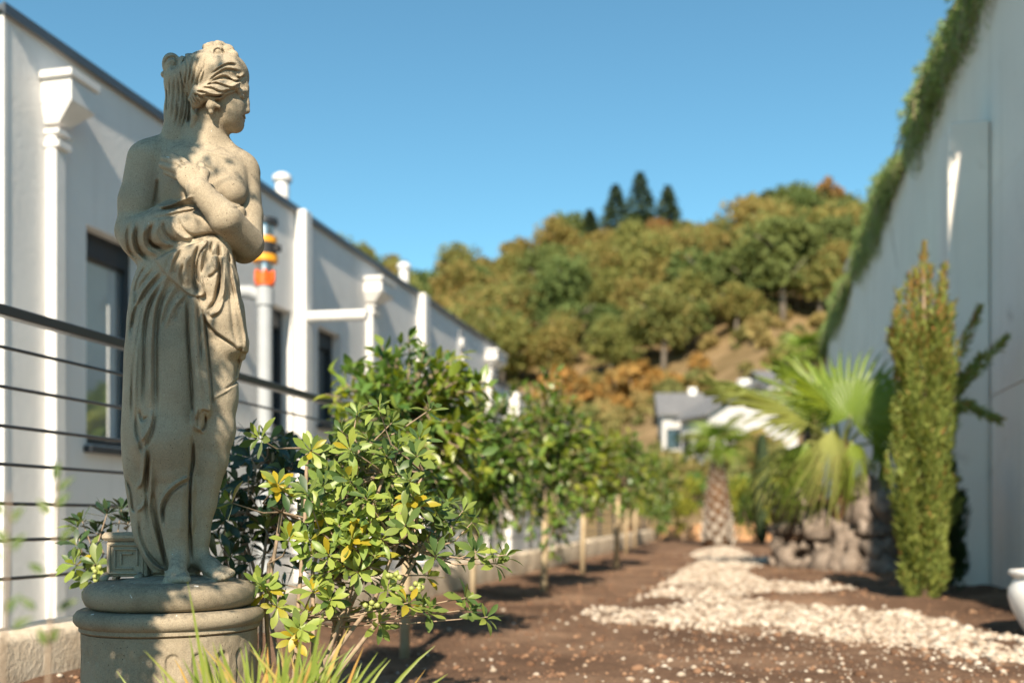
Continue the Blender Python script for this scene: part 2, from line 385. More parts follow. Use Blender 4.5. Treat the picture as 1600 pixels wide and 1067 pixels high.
def surface_nets(f, lo, h):
    ins = f < 0
    a = np.zeros([n - 1 for n in f.shape], np.int8)
    cs = [(i, j, k) for i in (0, 1) for j in (0, 1) for k in (0, 1)]
    n0, n1, n2 = a.shape
    for (i, j, k) in cs: a += ins[i:i+n0, j:j+n1, k:k+n2]
    act = np.argwhere((a > 0) & (a < 8)); idx = np.full(a.shape, -1, np.int32); idx[tuple(act.T)] = np.arange(len(act))
    val = {c: f[act[:,0]+c[0], act[:,1]+c[1], act[:,2]+c[2]] for c in cs}
    acc = np.zeros((len(act), 3)); cnt = np.zeros(len(act))
    for c in cs:
        for ax in range(3):
            if c[ax]: continue
            d = list(c); d[ax] = 1; d = tuple(d); v0, v1 = val[c], val[d]; m = (v0 < 0) != (v1 < 0)
            t = np.where(m, v0 / np.where(m, v0 - v1, 1), 0); p = np.tile(np.array(c, float), (len(act), 1)); p[:, ax] = t
            acc[m] += p[m]; cnt[m] += 1
    v = (act + acc / cnt[:, None]) * h + np.asarray(lo)
    faces = []
    for ax in range(3):
        b, c = (ax + 1) % 3, (ax + 2) % 3
        s0 = [slice(None)]*3; s1 = [slice(None)]*3; s0[ax] = slice(0, -1); s1[ax] = slice(1, None)
        e = np.argwhere(ins[tuple(s0)] != ins[tuple(s1)])
        e = e[(e[:, b] > 0) & (e[:, c] > 0) & (e[:, b] < f.shape[b]-1) & (e[:, c] < f.shape[c]-1)]
        ub = np.zeros(3, int); ub[b] = 1; uc = np.zeros(3, int); uc[c] = 1
        q = [e - ub - uc, e - uc, e, e - ub]
        q = np.stack([idx[tuple(x.T)] for x in q], 1)
        fl = ins[tuple(e.T)]; q[~fl] = q[~fl][:, ::-1]
        faces.append(q)
    return v, np.concatenate(faces)

class Relief:
    """height map of folds and carving, drawn in the figure's front view"""
    X0, Y0, S = 170, 50, 2.0
    def __init__(s):
        s.w, s.hh = int(260*s.S), int(880*s.S); s.m = np.zeros((s.hh, s.w), np.float32)
    def _box(s, pts, pad):
        p = np.array(pts); a = (p.min(0) - pad - (s.X0, s.Y0)) * s.S; b = (p.max(0) + pad - (s.X0, s.Y0)) * s.S
        x0, y0 = np.maximum(a, 0).astype(int); x1, y1 = np.minimum(b + 1, (s.w, s.hh)).astype(int)
        yy, xx = np.mgrid[y0:y1, x0:x1]; return (slice(y0, y1), slice(x0, x1)), xx / s.S + s.X0, yy / s.S + s.Y0
    @staticmethod
    def curve(pts, n=8):
        p = np.array(pts, float)
        if len(p) < 3: return p
        q = np.vstack([2*p[0] - p[1], p, 2*p[-1] - p[-2]]); out = []
        for i in range(1, len(q) - 2):
            for t in np.linspace(0, 1, n, endpoint=False):
                a, b, c, d = q[i-1], q[i], q[i+1], q[i+2]
                out.append(0.5*((2*b) + (c - a)*t + (2*a - 5*b + 4*c - d)*t*t + (3*b - a - 3*c + d)*t**3))
        out.append(q[-2]); return np.array(out)
    def line(s, pts, w, amp, side=0.0, taper=True):
        """amp > 0 ridge, < 0 groove (metres); w = width in px; side: makes one flank steep"""
        c = s.curve(pts); sl, X, Y = s._box(c, w*3.2)
        best = np.full(X.shape, 1e9, np.float32); par = np.zeros(X.shape, np.float32); sg = np.zeros(X.shape, np.float32)
        n = len(c) - 1
        for i in range(n):
            ax, ay = c[i]; bx, by = c[i+1]; dx, dy = bx-ax, by-ay; q = dx*dx+dy*dy+1e-9
            t = np.clip(((X-ax)*dx + (Y-ay)*dy)/q, 0, 1); ex, ey = X-ax-t*dx, Y-ay-t*dy; d = ex*ex+ey*ey
            m = d < best; best = np.where(m, d, best); par = np.where(m, (i+t)/n, par); sg = np.where(m, np.sign(dx*ey - dy*ex), sg)
        d = np.sqrt(best)
        ww = w * np.where(sg > 0, 1 + side, 1 - side)
        g = np.exp(-(d/ww)**2) * amp
        if taper: g = g * np.clip(np.minimum(par, 1-par)*5 + 0.15, 0, 1)
        s.m[sl] += g
    def patch(s, pts, amp, soft=1.5, curved=True):
        c = s.curve(list(pts) + [pts[0]], 6) if curved else np.array(list(pts) + [pts[0]], float)
        sl, X, Y = s._box(c, soft*4); ins = np.zeros(X.shape, bool); best = np.full(X.shape, 1e9)
        for i in range(len(c)-1):
            ax, ay = c[i]; bx, by = c[i+1]; dx, dy = bx-ax, by-ay
            t = np.clip(((X-ax)*dx+(Y-ay)*dy)/(dx*dx+dy*dy+1e-9), 0, 1); best = np.minimum(best, (X-ax-t*dx)**2+(Y-ay-t*dy)**2)
            if abs(dy) > 1e-9: ins ^= ((ay > Y) != (by > Y)) & (X < dx*(Y-ay)/dy + ax)
        d = np.sqrt(best) * np.where(ins, 1, -1); t = np.clip(d/(2*soft)+0.5, 0, 1); s.m[sl] += amp * t*t*(3-2*t)
    def sample(s, px, py):
        x = np.clip((px - s.X0)*s.S, 0, s.w - 1.01); y = np.clip((py - s.Y0)*s.S, 0, s.hh - 1.01)
        xi, yi = x.astype(int), y.astype(int); fx, fy = x-xi, y-yi; m = s.m
        return (m[yi, xi]*(1-fx)+m[yi, xi+1]*fx)*(1-fy) + (m[yi+1, xi]*(1-fx)+m[yi+1, xi+1]*fx)*fy

def build_figure(h=0.0020):
    fd = Field((-0.20, -0.185, -0.012), (0.215, 0.165, 1.235), h)
    B, D, H = 'body', 'drapery', 'hair'
    # ---- torso
    fd.elp(B, (312, 300, 0.0), 66, 52, 76, 0.02)
    fd.elp(B, (318, 262, 0.0), 66, 42, 34, 0.02)
    fd.chain(B, [((245, 250, 0.015), 30), ((378, 266, 0.02), 23)], 0.025)
    fd.elp(B, (300, 395, 0.0), 62, 50, 66, 0.02)
    fd.chain(B, [((318, 250, 0.005), 33), ((322, 222, 0.0), 27), ((329, 178, -0.002), 25)], 0.02)
    fd.chain(B, [((250, 243, 0.02), 22), ((295, 212, 0.02), 22)], 0.03)
    fd.chain(B, [((382, 262, 0.02), 16), ((338, 226, 0.015), 16)], 0.03)
    fd.elp(B, (348, 276, -0.028), 36, 24, 28, 0.025); fd.elp(B, (362, 299, -0.040), 24, 24, 23, 0.025); fd.elp(B, (364, 304, -0.050), 16, 17, 15, 0.02)
    fd.ball(B, (300, 305, -0.066), 24, 0.02)
    # ---- near arm hanging, forearm across the waist
    fd.chain(B, [((233, 254, -0.005), 33), ((218, 318, -0.012), 30), ((208, 362, -0.022), 25)], 0.014)
    fd.chain(B, [((209, 364, -0.026), 26), ((300, 358, -0.085), 20)], 0.014)
    fd.elp(B, (334, 360, -0.088), 20, 12, 15, 0.008)
    # ---- far arm: elbow bent, forearm up to the chest
    fd.chain(B, [((384, 272, 0.012), 22), ((389, 335, -0.006), 20.5), ((386, 378, -0.03), 25)], 0.010)
    fd.chain('arm', [((386, 380, -0.045), 26), ((352, 341, -0.122), 23), ((311, 297, -0.146), 16.5)], 0.008)
    fd.ball(B, (379, 391, -0.026), 20, 0.02)
    # ---- hand on the chest
    fd.chain('arm', [((310, 296, -0.146), 15), ((297, 276, -0.136), 17), ((290, 268, -0.126), 14)], 0.008, 0.62)
    for (p0, p1, p2, r0) in [((299, 265, -.124), (286, 254, -.118), (270, 244, -.108), 6.6), ((292, 267, -.126), (275, 256, -.120), (256, 249, -.108), 6.6),
                             ((288, 273, -.126), (271, 264, -.120), (253, 258, -.107), 6.4), ((288, 281, -.124), (274, 274, -.116), (259, 269, -.106), 5.8)]:
        fd.chain('arm', [(p0, r0), (p1, r0), (p2, r0*0.8)], 0.0012)
    fd.chain('arm', [((316, 285, -.140), 8), ((320, 270, -.134), 7), ((314, 257, -.118), 5.5)], 0.005)
    # ---- head: face turned to the right, chin slightly down
    yh = -0.004
    fd.elp(B, (338, 128, yh), 49, 40, 46, 0.01)
    fd.elp(B, (353, 163, yh), 31, 29, 38, 0.015, -0.25)
    fd.chain(B, [((336, 186, yh), 18), ((366, 194, yh), 12)], 0.014, 1.25)
    fd.ball(B, (369, 194, yh), 11.5, 0.010)
    fd.elp(B, (361, 168, yh - 0.020), 20, 16, 24, 0.014)
    fd.elp(B, (361, 168, yh + 0.020), 20, 16, 24, 0.014)
    fd.chain(B, [((379, 138, yh), 10), ((382.5, 161, yh), 6.2), ((385.8, 173, yh), 4.9)], 0.008)
    for sg in (-1, 1):
        fd.elp(B, (384, 151, yh + sg*0.024), 10, 11, 7, 0.004, 0, True)       # eye hollow
        fd.elp(B, (376.5, 152.5, yh + sg*0.0225), 5.6, 8, 4.6, 0.003)          # eyeball
        fd.chain(B, [((384, 142, yh + sg*0.008), 3.5), ((374, 143.5, yh + sg*0.036), 3.5)], 0.005)
        fd.ball(B, (382.5, 175, yh + sg*0.007), 3.6, 0.003)                    # nostril wing
    fd.elp(B, (378.6, 182.2, yh), 4.8, 12, 2.5, 0.003)
    fd.elp(B, (377.6, 187.4, yh), 4.8, 10, 2.8, 0.003)
    fd.elp(B, (381.0, 184.9, yh), 6, 11, 0.9, 0.002, 0, True)
    fd.ball(B, (329, 166, yh - 0.052), 7, 0.004); fd.ball(B, (330, 175, yh - 0.050), 4, 0.003)
    # ---- hair
    fd.elp(H, (331, 121, yh), 49, 44, 39, 0.010, 0.12)
    fd.elp(H, (352, 120, yh), 37, 45, 31, 0.010, 0.5)
    fd.chain(H, [((366, 133, yh-0.046), 9), ((338, 142, yh-0.056), 12), ((313, 146, yh-0.055), 12), ((305, 158, yh-0.046), 11)], 0.008)
    fd.chain(H, [((366, 133, yh+0.046), 9), ((338, 142, yh+0.056), 12), ((313, 146, yh+0.055), 12), ((305, 158, yh+0.046), 11)], 0.008)
    fd.chain(H, [((300, 112, 0.01), 26), ((284, 130, 0.01), 25), ((281, 175, 0.012), 22), ((279, 220, 0.018), 25), ((276, 248, 0.03), 18)], 0.012)
    fd.elp(H, (269, 103, 0.005), 15, 17, 19, 0.006)
    fd.elp(H, (271, 101, -0.022), 6.5, 6, 8, 0.004, 0, True)
    fd.ball(H, (256, 117, 0.0), 5, 0.003)
    fd.chain(H, [((299, 171, -0.040), 4.5), ((302, 181, -0.042), 5.2), ((301, 196, -0.036), 4.5)], 0.003)
    fd.chain(H, [((326, 155, yh-0.053), 3.5), ((333, 162, yh-0.054), 4.2), ((342, 166, yh-0.050), 3.6)], 0.003)
    for (px, py, y, r) in [(341, 72, -0.012, 8), (341, 83, -0.036, 12.5), (328, 77, -0.024, 9.5), (322, 75, 0.0, 6), (357, 80, -0.030, 9.5), (365, 87, -0.034, 7.5), (334, 78, 0.02, 12), (356, 81, 0.022, 11), (345, 74, 0.012, 9)]:
        fd.ball(H, (px, py, y), r, 0.004)
    fd.elp(H, (341, 83, -0.052), 7.5, 6, 7.5, 0.002, 0, True); fd.ball(H, (340.5, 81.5, -0.045), 4.2, 0.002); fd.elp(H, (350, 85, -0.046), 2, 6, 9, 0.002, 0.3, True)
    # ---- drapery: skirt
    fd.loft(D, [(405, 226, 350, 54, 0.0), (450, 211, 346, 63, 0.0), (500, 205, 340, 69, -0.002), (560, 202, 332, 70, -0.005), (620, 199, 322, 68, -0.008),
                (680, 195, 309, 60, -0.006), (720, 196, 301, 54, 0.0), (760, 200, 293, 47, 0.008), (800, 206, 284, 42, 0.016), (840, 211, 272, 36, 0.022), (875, 228, 266, 30, 0.024), (893, 244, 262, 22, 0.024)], 0.01)
    fd.chain(D, [((316, 440, 0.0), 56), ((328, 540, -0.004), 49), ((330, 620, -0.008), 38), ((331, 672, -0.01), 33), ((329, 712, -0.008), 27)], 0.02)
    fd.chain(D, [((255, 560, -0.045), 46), ((258, 690, -0.062), 40), ((268, 735, -0.055), 31)], 0.03)       # thigh and knee under the cloth
    fd.chain(D, [((295, 470, 0.055), 45), ((282, 620, 0.065), 40), ((270, 760, 0.065), 36), ((262, 880, 0.05), 28)], 0.03)  # cloth behind
    # cascade held at the waist, falling over the far thigh
    fd.chain(D, [((338, 388, -0.085), 22), ((346, 440, -0.072), 24), ((352, 490, -0.058), 27), ((360, 535, -0.040), 24)], 0.015)
    fd.chain(D, [((352, 400, -0.05), 14), ((366, 480, -0.035), 13), ((377, 536, -0.030), 10), ((376, 556, -0.02), 8)], 0.010)
    fd.chain(D, [((300, 400, -0.075), 28), ((282, 420, -0.062), 32)], 0.02)
    fd.chain(D, [((308, 470, -0.078), 12), ((312, 560, -0.078), 11), ((316, 640, -0.072), 12), ((309, 662, -0.07), 9)], 0.010)   # long hanging end
    # cloth round the forearm
    fd.chain(D, [((222, 372, -0.030), 34), ((262, 362, -0.072), 32), ((300, 354, -0.090), 25), ((326, 354, -0.092), 20)], 0.012)
    fd.chain(D, [((232, 395, -0.02), 24), ((262, 388, -0.055), 22)], 0.015)
    # band under the breasts
    fd.ell(D, SP(290, 328, -0.040), (52/PXM, 26/PXM, 17/PXM), 0.03, 0.15)
    fd.chain(D, [((352, 322, -0.072), 7), ((374, 330, -0.050), 8), ((376, 345, -0.045), 8)], 0.008)
    # ---- legs and feet
    fd.chain(B, [((331, 660, -0.01), 33), ((328, 718, -0.006), 26), ((315, 785, 0.008), 21.5), ((309, 838, 0.016), 17), ((309, 868, 0.016), 16.5)], 0.014)
    fd.chain(B, [((262, 690, -0.05), 38), ((273, 760, -0.042), 29), ((275, 815, -0.034), 25), ((278, 860, -0.030), 19)], 0.014)
    fd.chain(B, [((279, 866, -0.030), 15), ((277, 893, -0.082), 12.5)], 0.014); fd.elp(B, (276.5, 898, -0.085), 18, 16, 8.5, 0.010)
    fd.elp(B, (281, 880, -0.018), 15, 16, 14, 0.012)
    for px, r, dy in [(261, 4.6, .004), (268, 4.9, 0), (275.5, 5.2, -.003), (283, 5.4, -.004), (291.5, 6.6, -.004)]:
        fd.chain(B, [((px*0.5+138, 899, -0.088), r), ((px, 904, -0.108 + dy), r*0.92)], 0.0025)
    fd.chain(B, [((308, 868, 0.020), 15), ((330, 886, -0.012), 13), ((342, 891, -0.030), 10)], 0.014)
    fd.elp(B, (338, 893, -0.026), 19, 18, 9, 0.012, -0.2); fd.elp(B, (304, 884, 0.03), 13, 14, 13, 0.012)
    for px, py, y in [(343, 902, -.058), (350, 900.5, -.054), (356, 898.5, -.048), (360.5, 896.5, -.040), (363, 894, -.03)]:
        fd.chain(B, [((px - 11, py - 6, y + 0.012), 5), ((px, py, y), 4.6)], 0.0025)
    fd.ell(B, (-0.02, 0.01, -0.004), (0.125, 0.125, 0.012), 0.012)               # low earth mound under the feet
    # ---- relief: folds, hair strands, carving
    rl = Relief(); ln, pt = rl.line, rl.patch
    # sleeve cloth wraps
    for c, w, a in [(Z2((135,560),(125,650),(150,740),(210,790)), 3.0, -.0055), (Z2((190,560),(180,660),(210,740),(270,790)), 3.2, -.007), (Z2((165,555),(152,660),(180,750),(235,795)), 3.4, .005),
                    (Z2((245,560),(225,640),(250,720),(330,770)), 3.6, .0065), (Z2((300,550),(270,620),(290,690),(390,735)), 3.2, -.0075), (Z2((260,665),(310,700),(360,715)), 2.2, -.006),
                    (Z2((330,545),(320,620),(360,680),(440,700)), 3.6, .006), (Z2((365,540),(370,600),(410,650),(480,680)), 2.6, -.0065), (Z2((420,525),(440,590),(490,640),(560,655)), 3.2, .005),
                    (Z2((460,515),(490,580),(540,625),(600,640)), 2.2, -.004), (Z2((540,660),(600,635),(680,625),(740,640)), 2.4, -.006), (Z2((290,515),(400,505),(520,475),(600,455)), 2.4, -.0025)]: ln(c, w, a)
    # band under the breasts
    for c, w, a in [(Z2((320,440),(400,430),(480,400),(560,370)), 2.2, .004), (Z2((330,465),(410,450),(490,430),(590,420)), 1.6, -.0028), (Z2((370,490),(470,465),(590,450)), 2.0, .003)]: ln(c, w, a)
    # apron flap: raised sheet with a clean lower edge
    pt(Z2((310,795),(420,735),(560,690),(660,670),(600,760),(580,900),(640,1010),(600,1040),(540,1025),(460,965),(380,890)), .0075, 1.3)
    for c, w, a in [(Z2((420,745),(400,800),(380,870)), 4, -.003), (Z2((490,720),(440,810),(430,900)), 3.4, -.005), (Z2((460,730),(420,800),(405,880)), 3, .004), (Z2((500,820),(480,900),(500,980)), 2.4, -.006),
                    (Z2((540,760),(510,850),(530,970)), 3.2, .005), (Z2((600,700),(570,800),(570,940),(600,1020)), 3.0, -.010), (Z2((660,680),(615,780),(610,900),(640,1000)), 3.2, .006)]: ln(c, w, a)
    # gathers of the cascade
    for c, w, a in [(Z2((735,690),(735,800),(740,930),(710,1060)), 3.0, -.011), (Z2((760,720),(770,850),(765,1000),(735,1067)), 2.6, .006), (Z2((700,700),(690,780),(720,850)), 2.6, .004),
                    (Z2((660,915),(700,890),(735,850)), 2.2, -.007), (Z2((690,670),(680,730),(700,790)), 1.8, -.006), (Z2((800,740),(815,900),(850,1060)), 2.2, -.006), (Z2((780,730),(790,900),(800,1060)), 2.4, .004),
                    (Z3((670,0),(675,120),(650,270),(590,360)), 3.2, -.010), (Z3((700,60),(700,220),(670,340),(600,385)), 2.6, .006), (Z3((590,360),(620,395),(660,370)), 2.0, -.006),
                    (Z3((745,80),(790,300),(830,480),(840,600)), 2.6, .005), (Z3((720,150),(745,330),(760,480),(790,570)), 3.4, -.004), (Z3((795,600),(815,600)), 2.5, -.008)]: ln(c, w, a)
    # edge of the cascade over the far thigh
    pt(Z3((530,240),(580,400),(640,480),(720,540),(790,600),(845,620),(850,560),(800,300),(745,60),(640,0),(560,100)), .006, 1.2)
    for c, w, a in [(Z3((565,410),(640,490),(720,545),(790,595)), 2.0, -.006), (Z3((700,860),(760,820),(790,790)), 2.0, -.005), (Z3((800,630),(780,720),(770,800)), 2.2, -.004), (Z3((620,915),(700,870),(760,825)), 2.4, .003)]: ln(c, w, a)
    # long folds of the skirt
    for c, w, a in [(Z3((300,115),(200,230),(130,350),(100,520)), 3.4, -.0075), (Z3((250,80),(160,200),(120,330)), 3.0, -.005), (Z3((275,100),(180,215),(130,330)), 2.6, .004), (Z3((200,60),(150,150),(120,260)), 2.6, -.004),
                    (Z3((330,130),(250,220),(190,330),(140,520),(125,760),(120,1067)), 4.0, .0075), (Z3((200,250),(160,420),(130,600),(110,850),(110,1067)), 2.6, -.0075),
                    (Z3((290,180),(215,330),(190,520),(185,750),(180,960)), 3.2, -.0085), (Z3((330,150),(260,300),(235,480),(225,750),(225,980)), 4.2, .0085), (Z3((330,200),(280,330),(258,520),(258,780),(262,1000)), 3.6, -.009),
                    (Z3((390,180),(320,300),(290,430)), 3.6, .0035), (Z3((440,250),(370,330),(310,470)), 3.2, .0035), (Z3((410,220),(340,320),(300,450)), 2.6, -.0035), (Z3((455,260),(400,340),(380,420)), 2.6, -.004),
                    (Z3((465,260),(470,500),(490,760),(505,1000)), 3.0, -.009), (Z3((495,270),(510,500),(530,760),(560,940)), 4.2, .006), (Z3((525,290),(540,480),(550,690)), 1.8, -.0075),
                    (Z3((555,330),(575,560),(600,780),(615,960)), 2.4, .004), (Z3((570,400),(590,600),(612,850),(622,960)), 2.2, -.009)]: ln(c, w, a)
    pt(Z3((465,260),(545,300),(590,600),(618,965),(560,985),(520,1040),(495,900),(478,560)), .006, 1.3)
    # hanging end, loops and hems below
    for c, w, a in [(Z4((235,0),(245,130),(265,200),(275,260)), 3.2, -.006), (Z4((330,0),(330,70),(290,150),(260,190)), 3.4, .007), (Z4((260,0),(275,60),(310,40)), 2.6, -.006), (Z4((350,20),(330,140),(295,230)), 2.8, -.007),
                    (Z4((290,230),(285,330),(270,430),(240,470)), 3.2, .0075), (Z4((310,220),(305,380),(300,560),(330,720)), 2.8, -.009), (Z4((180,400),(210,490),(220,580),(235,610)), 2.4, -.005), (Z4((300,480),(285,560),(240,610)), 2.8, .006),
                    (Z4((330,300),(325,480),(315,620),(350,740),(400,900)), 3.4, .007), (Z4((345,560),(370,680),(390,800),(420,920)), 2.8, -.008), (Z4((255,640),(270,760),(330,880),(410,950)), 2.6, -.006), (Z4((285,850),(340,920),(420,965)), 2.4, .006),
                    (Z4((570,395),(510,420),(430,480),(380,570),(385,680)), 2.6, .0075), (Z4((560,425),(500,450),(440,505),(400,590),(405,690)), 2.4, -.007), (Z4((590,0),(600,90),(640,140)), 2.6, .005), (Z4((615,0),(600,70),(610,110)), 1.6, -.007), (Z4((650,20),(650,90),(625,130)), 1.6, -.006),
                    (Z4((575,160),(575,300),(560,420),(555,700),(565,900)), 2.6, -.010)]: ln(c, w, a)
    # hair
    hs = [((930,430),(850,450),(740,400),(640,430),(545,500)), ((905,480),(820,520),(720,490),(640,470),(530,500)), ((880,530),(790,545),(700,560),(600,520),(500,520)), ((760,560),(690,600),(600,590),(500,560),(440,560)),
          ((900,350),(820,330),(740,330),(640,390),(560,470)), ((860,280),(780,270),(690,310),(610,370)), ((950,390),(900,420),(870,400)), ((720,600),(650,610),(560,600),(470,610)), ((540,640),(480,600),(420,580))]
    for i, c in enumerate(hs):
        ln(Z1(*c), 1.5, -.0042); ln([(x - 0.3, y - 3.0) for x, y in Z1(*c)], 1.9, .0032)
    for c in [((330,200),(350,330),(330,470),(350,560)), ((420,170),(390,320),(370,450)), ((480,160),(440,330),(400,500)), ((280,330),(300,450),(330,540)), ((520,300),(470,420),(450,520)),
              ((380,600),(420,680),(470,700)), ((430,560),(460,640),(490,680)), ((400,590),(440,660),(470,690)), ((170,420),(165,600),(150,800)), ((220,400),(215,600),(190,850)), ((260,420),(270,600),(240,880)), ((310,520),(320,700),(280,900)),
              ((350,640),(340,780),(300,930)), ((140,500),(140,650),(130,800)), ((240,620),(250,760),(220,930))]:
        ln(Z1(*c), 1.4, -.0032); ln([(x + 2.2, y) for x, y in Z1(*c)], 1.4, .002)
    ln(Z1((290,270),(330,200),(300,170)), 1.6, -.004); ln(Z1((110,300),(140,220),(210,200),(240,260),(200,300)), 1.8, -.004); ln(Z1((370,640),(375,720),(370,900)), 2, -.004)
    ln(Z1((540,200),(530,330),(500,460)), 1.8, -.003)
    ln(Z1((905,595),(930,592),(955,600)), 0.9, .0014); ln(Z1((900,625),(935,640),(955,625)), 0.8, -.0012)
    # flesh: collarbones, breast fold, hand tendons, knees
    ln(Z2((620,60),(720,90),(850,130)), 3.0, .0022); ln(Z2((600,160),(700,210),(720,330)), 2.5, -.002); ln(Z2((800,440),(860,450),(915,400),(925,330)), 1.8, -.002)
    ln(Z2((330,250),(320,340),(300,440)), 3, -.004); ln(Z2((475,130),(510,170)), 1.4, -.003); ln(Z2((440,150),(490,190)), 1.2, -.0025)
    ln(Z4((520,440),(510,600),(500,760)), 5, .0025); ln(Z4((690,160),(720,320),(690,520)), 7, .003)
    # ---- apply: displace the front-facing surface by the relief, and wavy folds round the back
    t = fd.total(0.004)
    ny = fd.n[1]; first = np.argmax(t < 0, axis=1); has = (t < 0).any(1)
    yf = np.where(has, fd.ax[1][first], 0.2).astype(np.float32)                # front surface
    yb = np.where(has, yf, 0.06)
    for _ in range(3):
        for ax_ in (0, 1):
            yb = (np.roll(yb, 1, ax_) + np.roll(yb, -1, ax_) + np.roll(yb, 2, ax_) + np.roll(yb, -2, ax_) + yb) / 5
    X, Z = fd.ax[0][:, None], fd.ax[2][None, :]
    for j in range(ny):
        y = fd.ax[1][j]; d = SD + y
        if y > 0.12: break
        hgt = rl.sample((X + SX0) / d * F + 800 + 0*Z, HZ - (Z - EYE + TOPZ) / d * F + 0*X).astype(np.float32)
        w = np.clip(1 - (y - yb - 0.035) / 0.035, 0, 1); t[:, j, :] -= 1.35 * hgt * w
    # back folds on the drapery
    Yb = fd.ax[1][None, :, None]; Xb = fd.ax[0][:, None, None]; Zb = fd.ax[2][None, None, :]
    wv = 0.0055*np.sin(Xb*150 + 6*Zb + 3*np.sin(Zb*7))*np.clip((Yb - 0.03)/0.03, 0, 1)*np.clip((0.68 - Zb)/0.08, 0, 1)*np.clip((Zb - 0.03)/0.05, 0, 1)
    t += wv.astype(np.float32)
    t = np.maximum(t, (-0.004 - fd.ax[2])[None, None, :])
    v, q = surface_nets(t, fd.lo, h)
    # which carving each face belongs to
    cen = v[q].mean(1); ii = tuple(np.clip(((cen - fd.lo) / h).astype(int), 0, np.array(fd.n) - 1).T)
    lab = np.stack([np.minimum(fd.c[B][ii], fd.c['arm'][ii]), fd.c[D][ii] - 0.004, fd.c[H][ii] - 0.002], 1).argmin(1)
    # gentle smoothing of the voxel steps
    e = np.concatenate([q[:, [0,1]], q[:, [1,2]], q[:, [2,3]], q[:, [3,0]]])
    deg = np.bincount(e[:,0], minlength=len(v)) + np.bincount(e[:,1], minlength=len(v))
    for lam in (0.4, -0.3):
        s = np.stack([np.bincount(e[:,0], v[e[:,1], i], len(v)) + np.bincount(e[:,1], v[e[:,0], i], len(v)) for i in range(3)], 1)
        v = v + lam * (s / np.maximum(deg, 1)[:, None] - v)
    # vertex normals of the whole figure, kept across the seams between its parts
    a, b_, c_, d_ = (v[q[:, i]] for i in range(4)); fn = np.cross(c_ - a, d_ - b_)
    vn = np.zeros_like(v)
    for i in range(4):
        for k in range(3): vn[:, k] += np.bincount(q[:, i], fn[:, k], len(v))
    vn /= np.linalg.norm(vn, axis=1)[:, None] + 1e-12
    return v, q, lab, vn

def statue():
    t = thing('statue', 'weathered stone statue of a draped woman looking right, one hand on her chest', 'statue', ST_ORG)
    t.rotation_euler = (0, 0, YAW)
    v, q, lab, vn = build_figure()
    lab[(lab == 0) & (v[q].mean(1)[:, 2] < 0.36)] = 3
    for k, nm in enumerate(('upper_body', 'drapery', 'hair', 'legs')):
        qq = q[lab == k]; u, inv = np.unique(qq, return_inverse=True)
        me = meshdata(nm, v[u], inv.reshape(-1, 4), [M['stone']], True)
        me.normals_split_custom_set_from_vertices([tuple(n) for n in vn[u]])
        link(bpy.data.objects.new(nm, me), t)
    # casket beside the left foot: local frame x right, y away, z up
    def loc(px, py, y): return Vector(SP(px, py, y))
    mb = MB(); x0, x1 = loc(172, 870, 0.03).x, loc(238, 870, 0.03).x
    z0 = 0.006; z1 = loc(200, 845, 0.0).z
    yf_, yb_ = -0.01, 0.075
    mb.box((x0 + 0.006, yf_ + 0.004, z0), (x1, yb_, z1), 0.003)
    # recessed key pattern: raised borders
    w = 0.0045
    def bar(ax, az, bx, bz, p=0.0018): mb.box((ax, yf_ - p, az), (bx, yf_ + 0.006, bz), 0.0015)
    L_, R_, B_, T_ = x0 + 0.012, x1 - 0.006, z0 + 0.006, z1 - 0.006
    bar(L_, B_, R_, B_ + w); bar(L_, T_ - w, R_, T_); bar(L_, B_ + w, L_ + w, T_ - w); bar(R_ - w, B_ + w, R_, T_ - w)
    il, ir, ib, it = L_ + 0.012, R_ - 0.012, B_ + 0.011, T_ - 0.010
    bar(il, it - w, ir, it); bar(il, ib, il + w, it - w); bar(il + w, ib, ir - 0.012, ib + w); bar(ir - w, ib + 0.008, ir, it - w)
    bar(il + 0.014, ib + 0.010, il + 0.014 + w, it - 0.010); bar(il + 0.014 + w, it - 0.010 - w, ir - 0.012, it - 0.010)
    link(bpy.data.objects.new('casket', mb.data('casket', M['stone'])), t); cas = t.children[-1]
    mb = MB(); mb.box((x0 - 0.003, yf_ - 0.006, z1), (x1 + 0.004, yb_ + 0.006, z1 + 0.020), 0.007); link(bpy.data.objects.new('lid', mb.data('lid', M['stone'])), cas)
    for (fx, fy) in ((x0 + 0.008, yf_ + 0.004), (x1 - 0.012, yf_ + 0.004), (x0 + 0.008, yb_ - 0.01)):
        mb = MB(); mb.tube([(fx, fy, z0 + 0.006), (fx - 0.003, fy - 0.01, z0 - 0.002), (fx - 0.004, fy - 0.02, z0 - 0.008)], [0.007, 0.0095, 0.006], 8); link(bpy.data.objects.new('paw_foot', mb.data('paw_foot', M['stone'], True)), cas)
    # plinth: a worn round disc
    n = 96; prof = [(0.02, 0.0), (0.150, -0.001), (0.172, -0.006), (0.183, -0.016), (0.187, -0.028), (0.186, -0.040), (0.180, -0.052), (0.170, -0.0585), (0.02, -0.0590)]
    mb = MB(); c = loc(268, 900, 0.0); mb.lathe(prof, n, (c.x, 0.0, -0.001))
    vv = np.array(mb.v); an = np.arctan2(vv[:,1], vv[:,0] - c.x); vv[:, :2] += (0.0022*fbm(np.cos(an)*4+9, np.sin(an)*4+9, vv[:,2]*60))[:, None]
    mb.v = [tuple(p) for p in vv]
    autosmooth(link(bpy.data.objects.new('plinth', mb.data('plinth', M['stone_ped'])), t), 50)
    return t

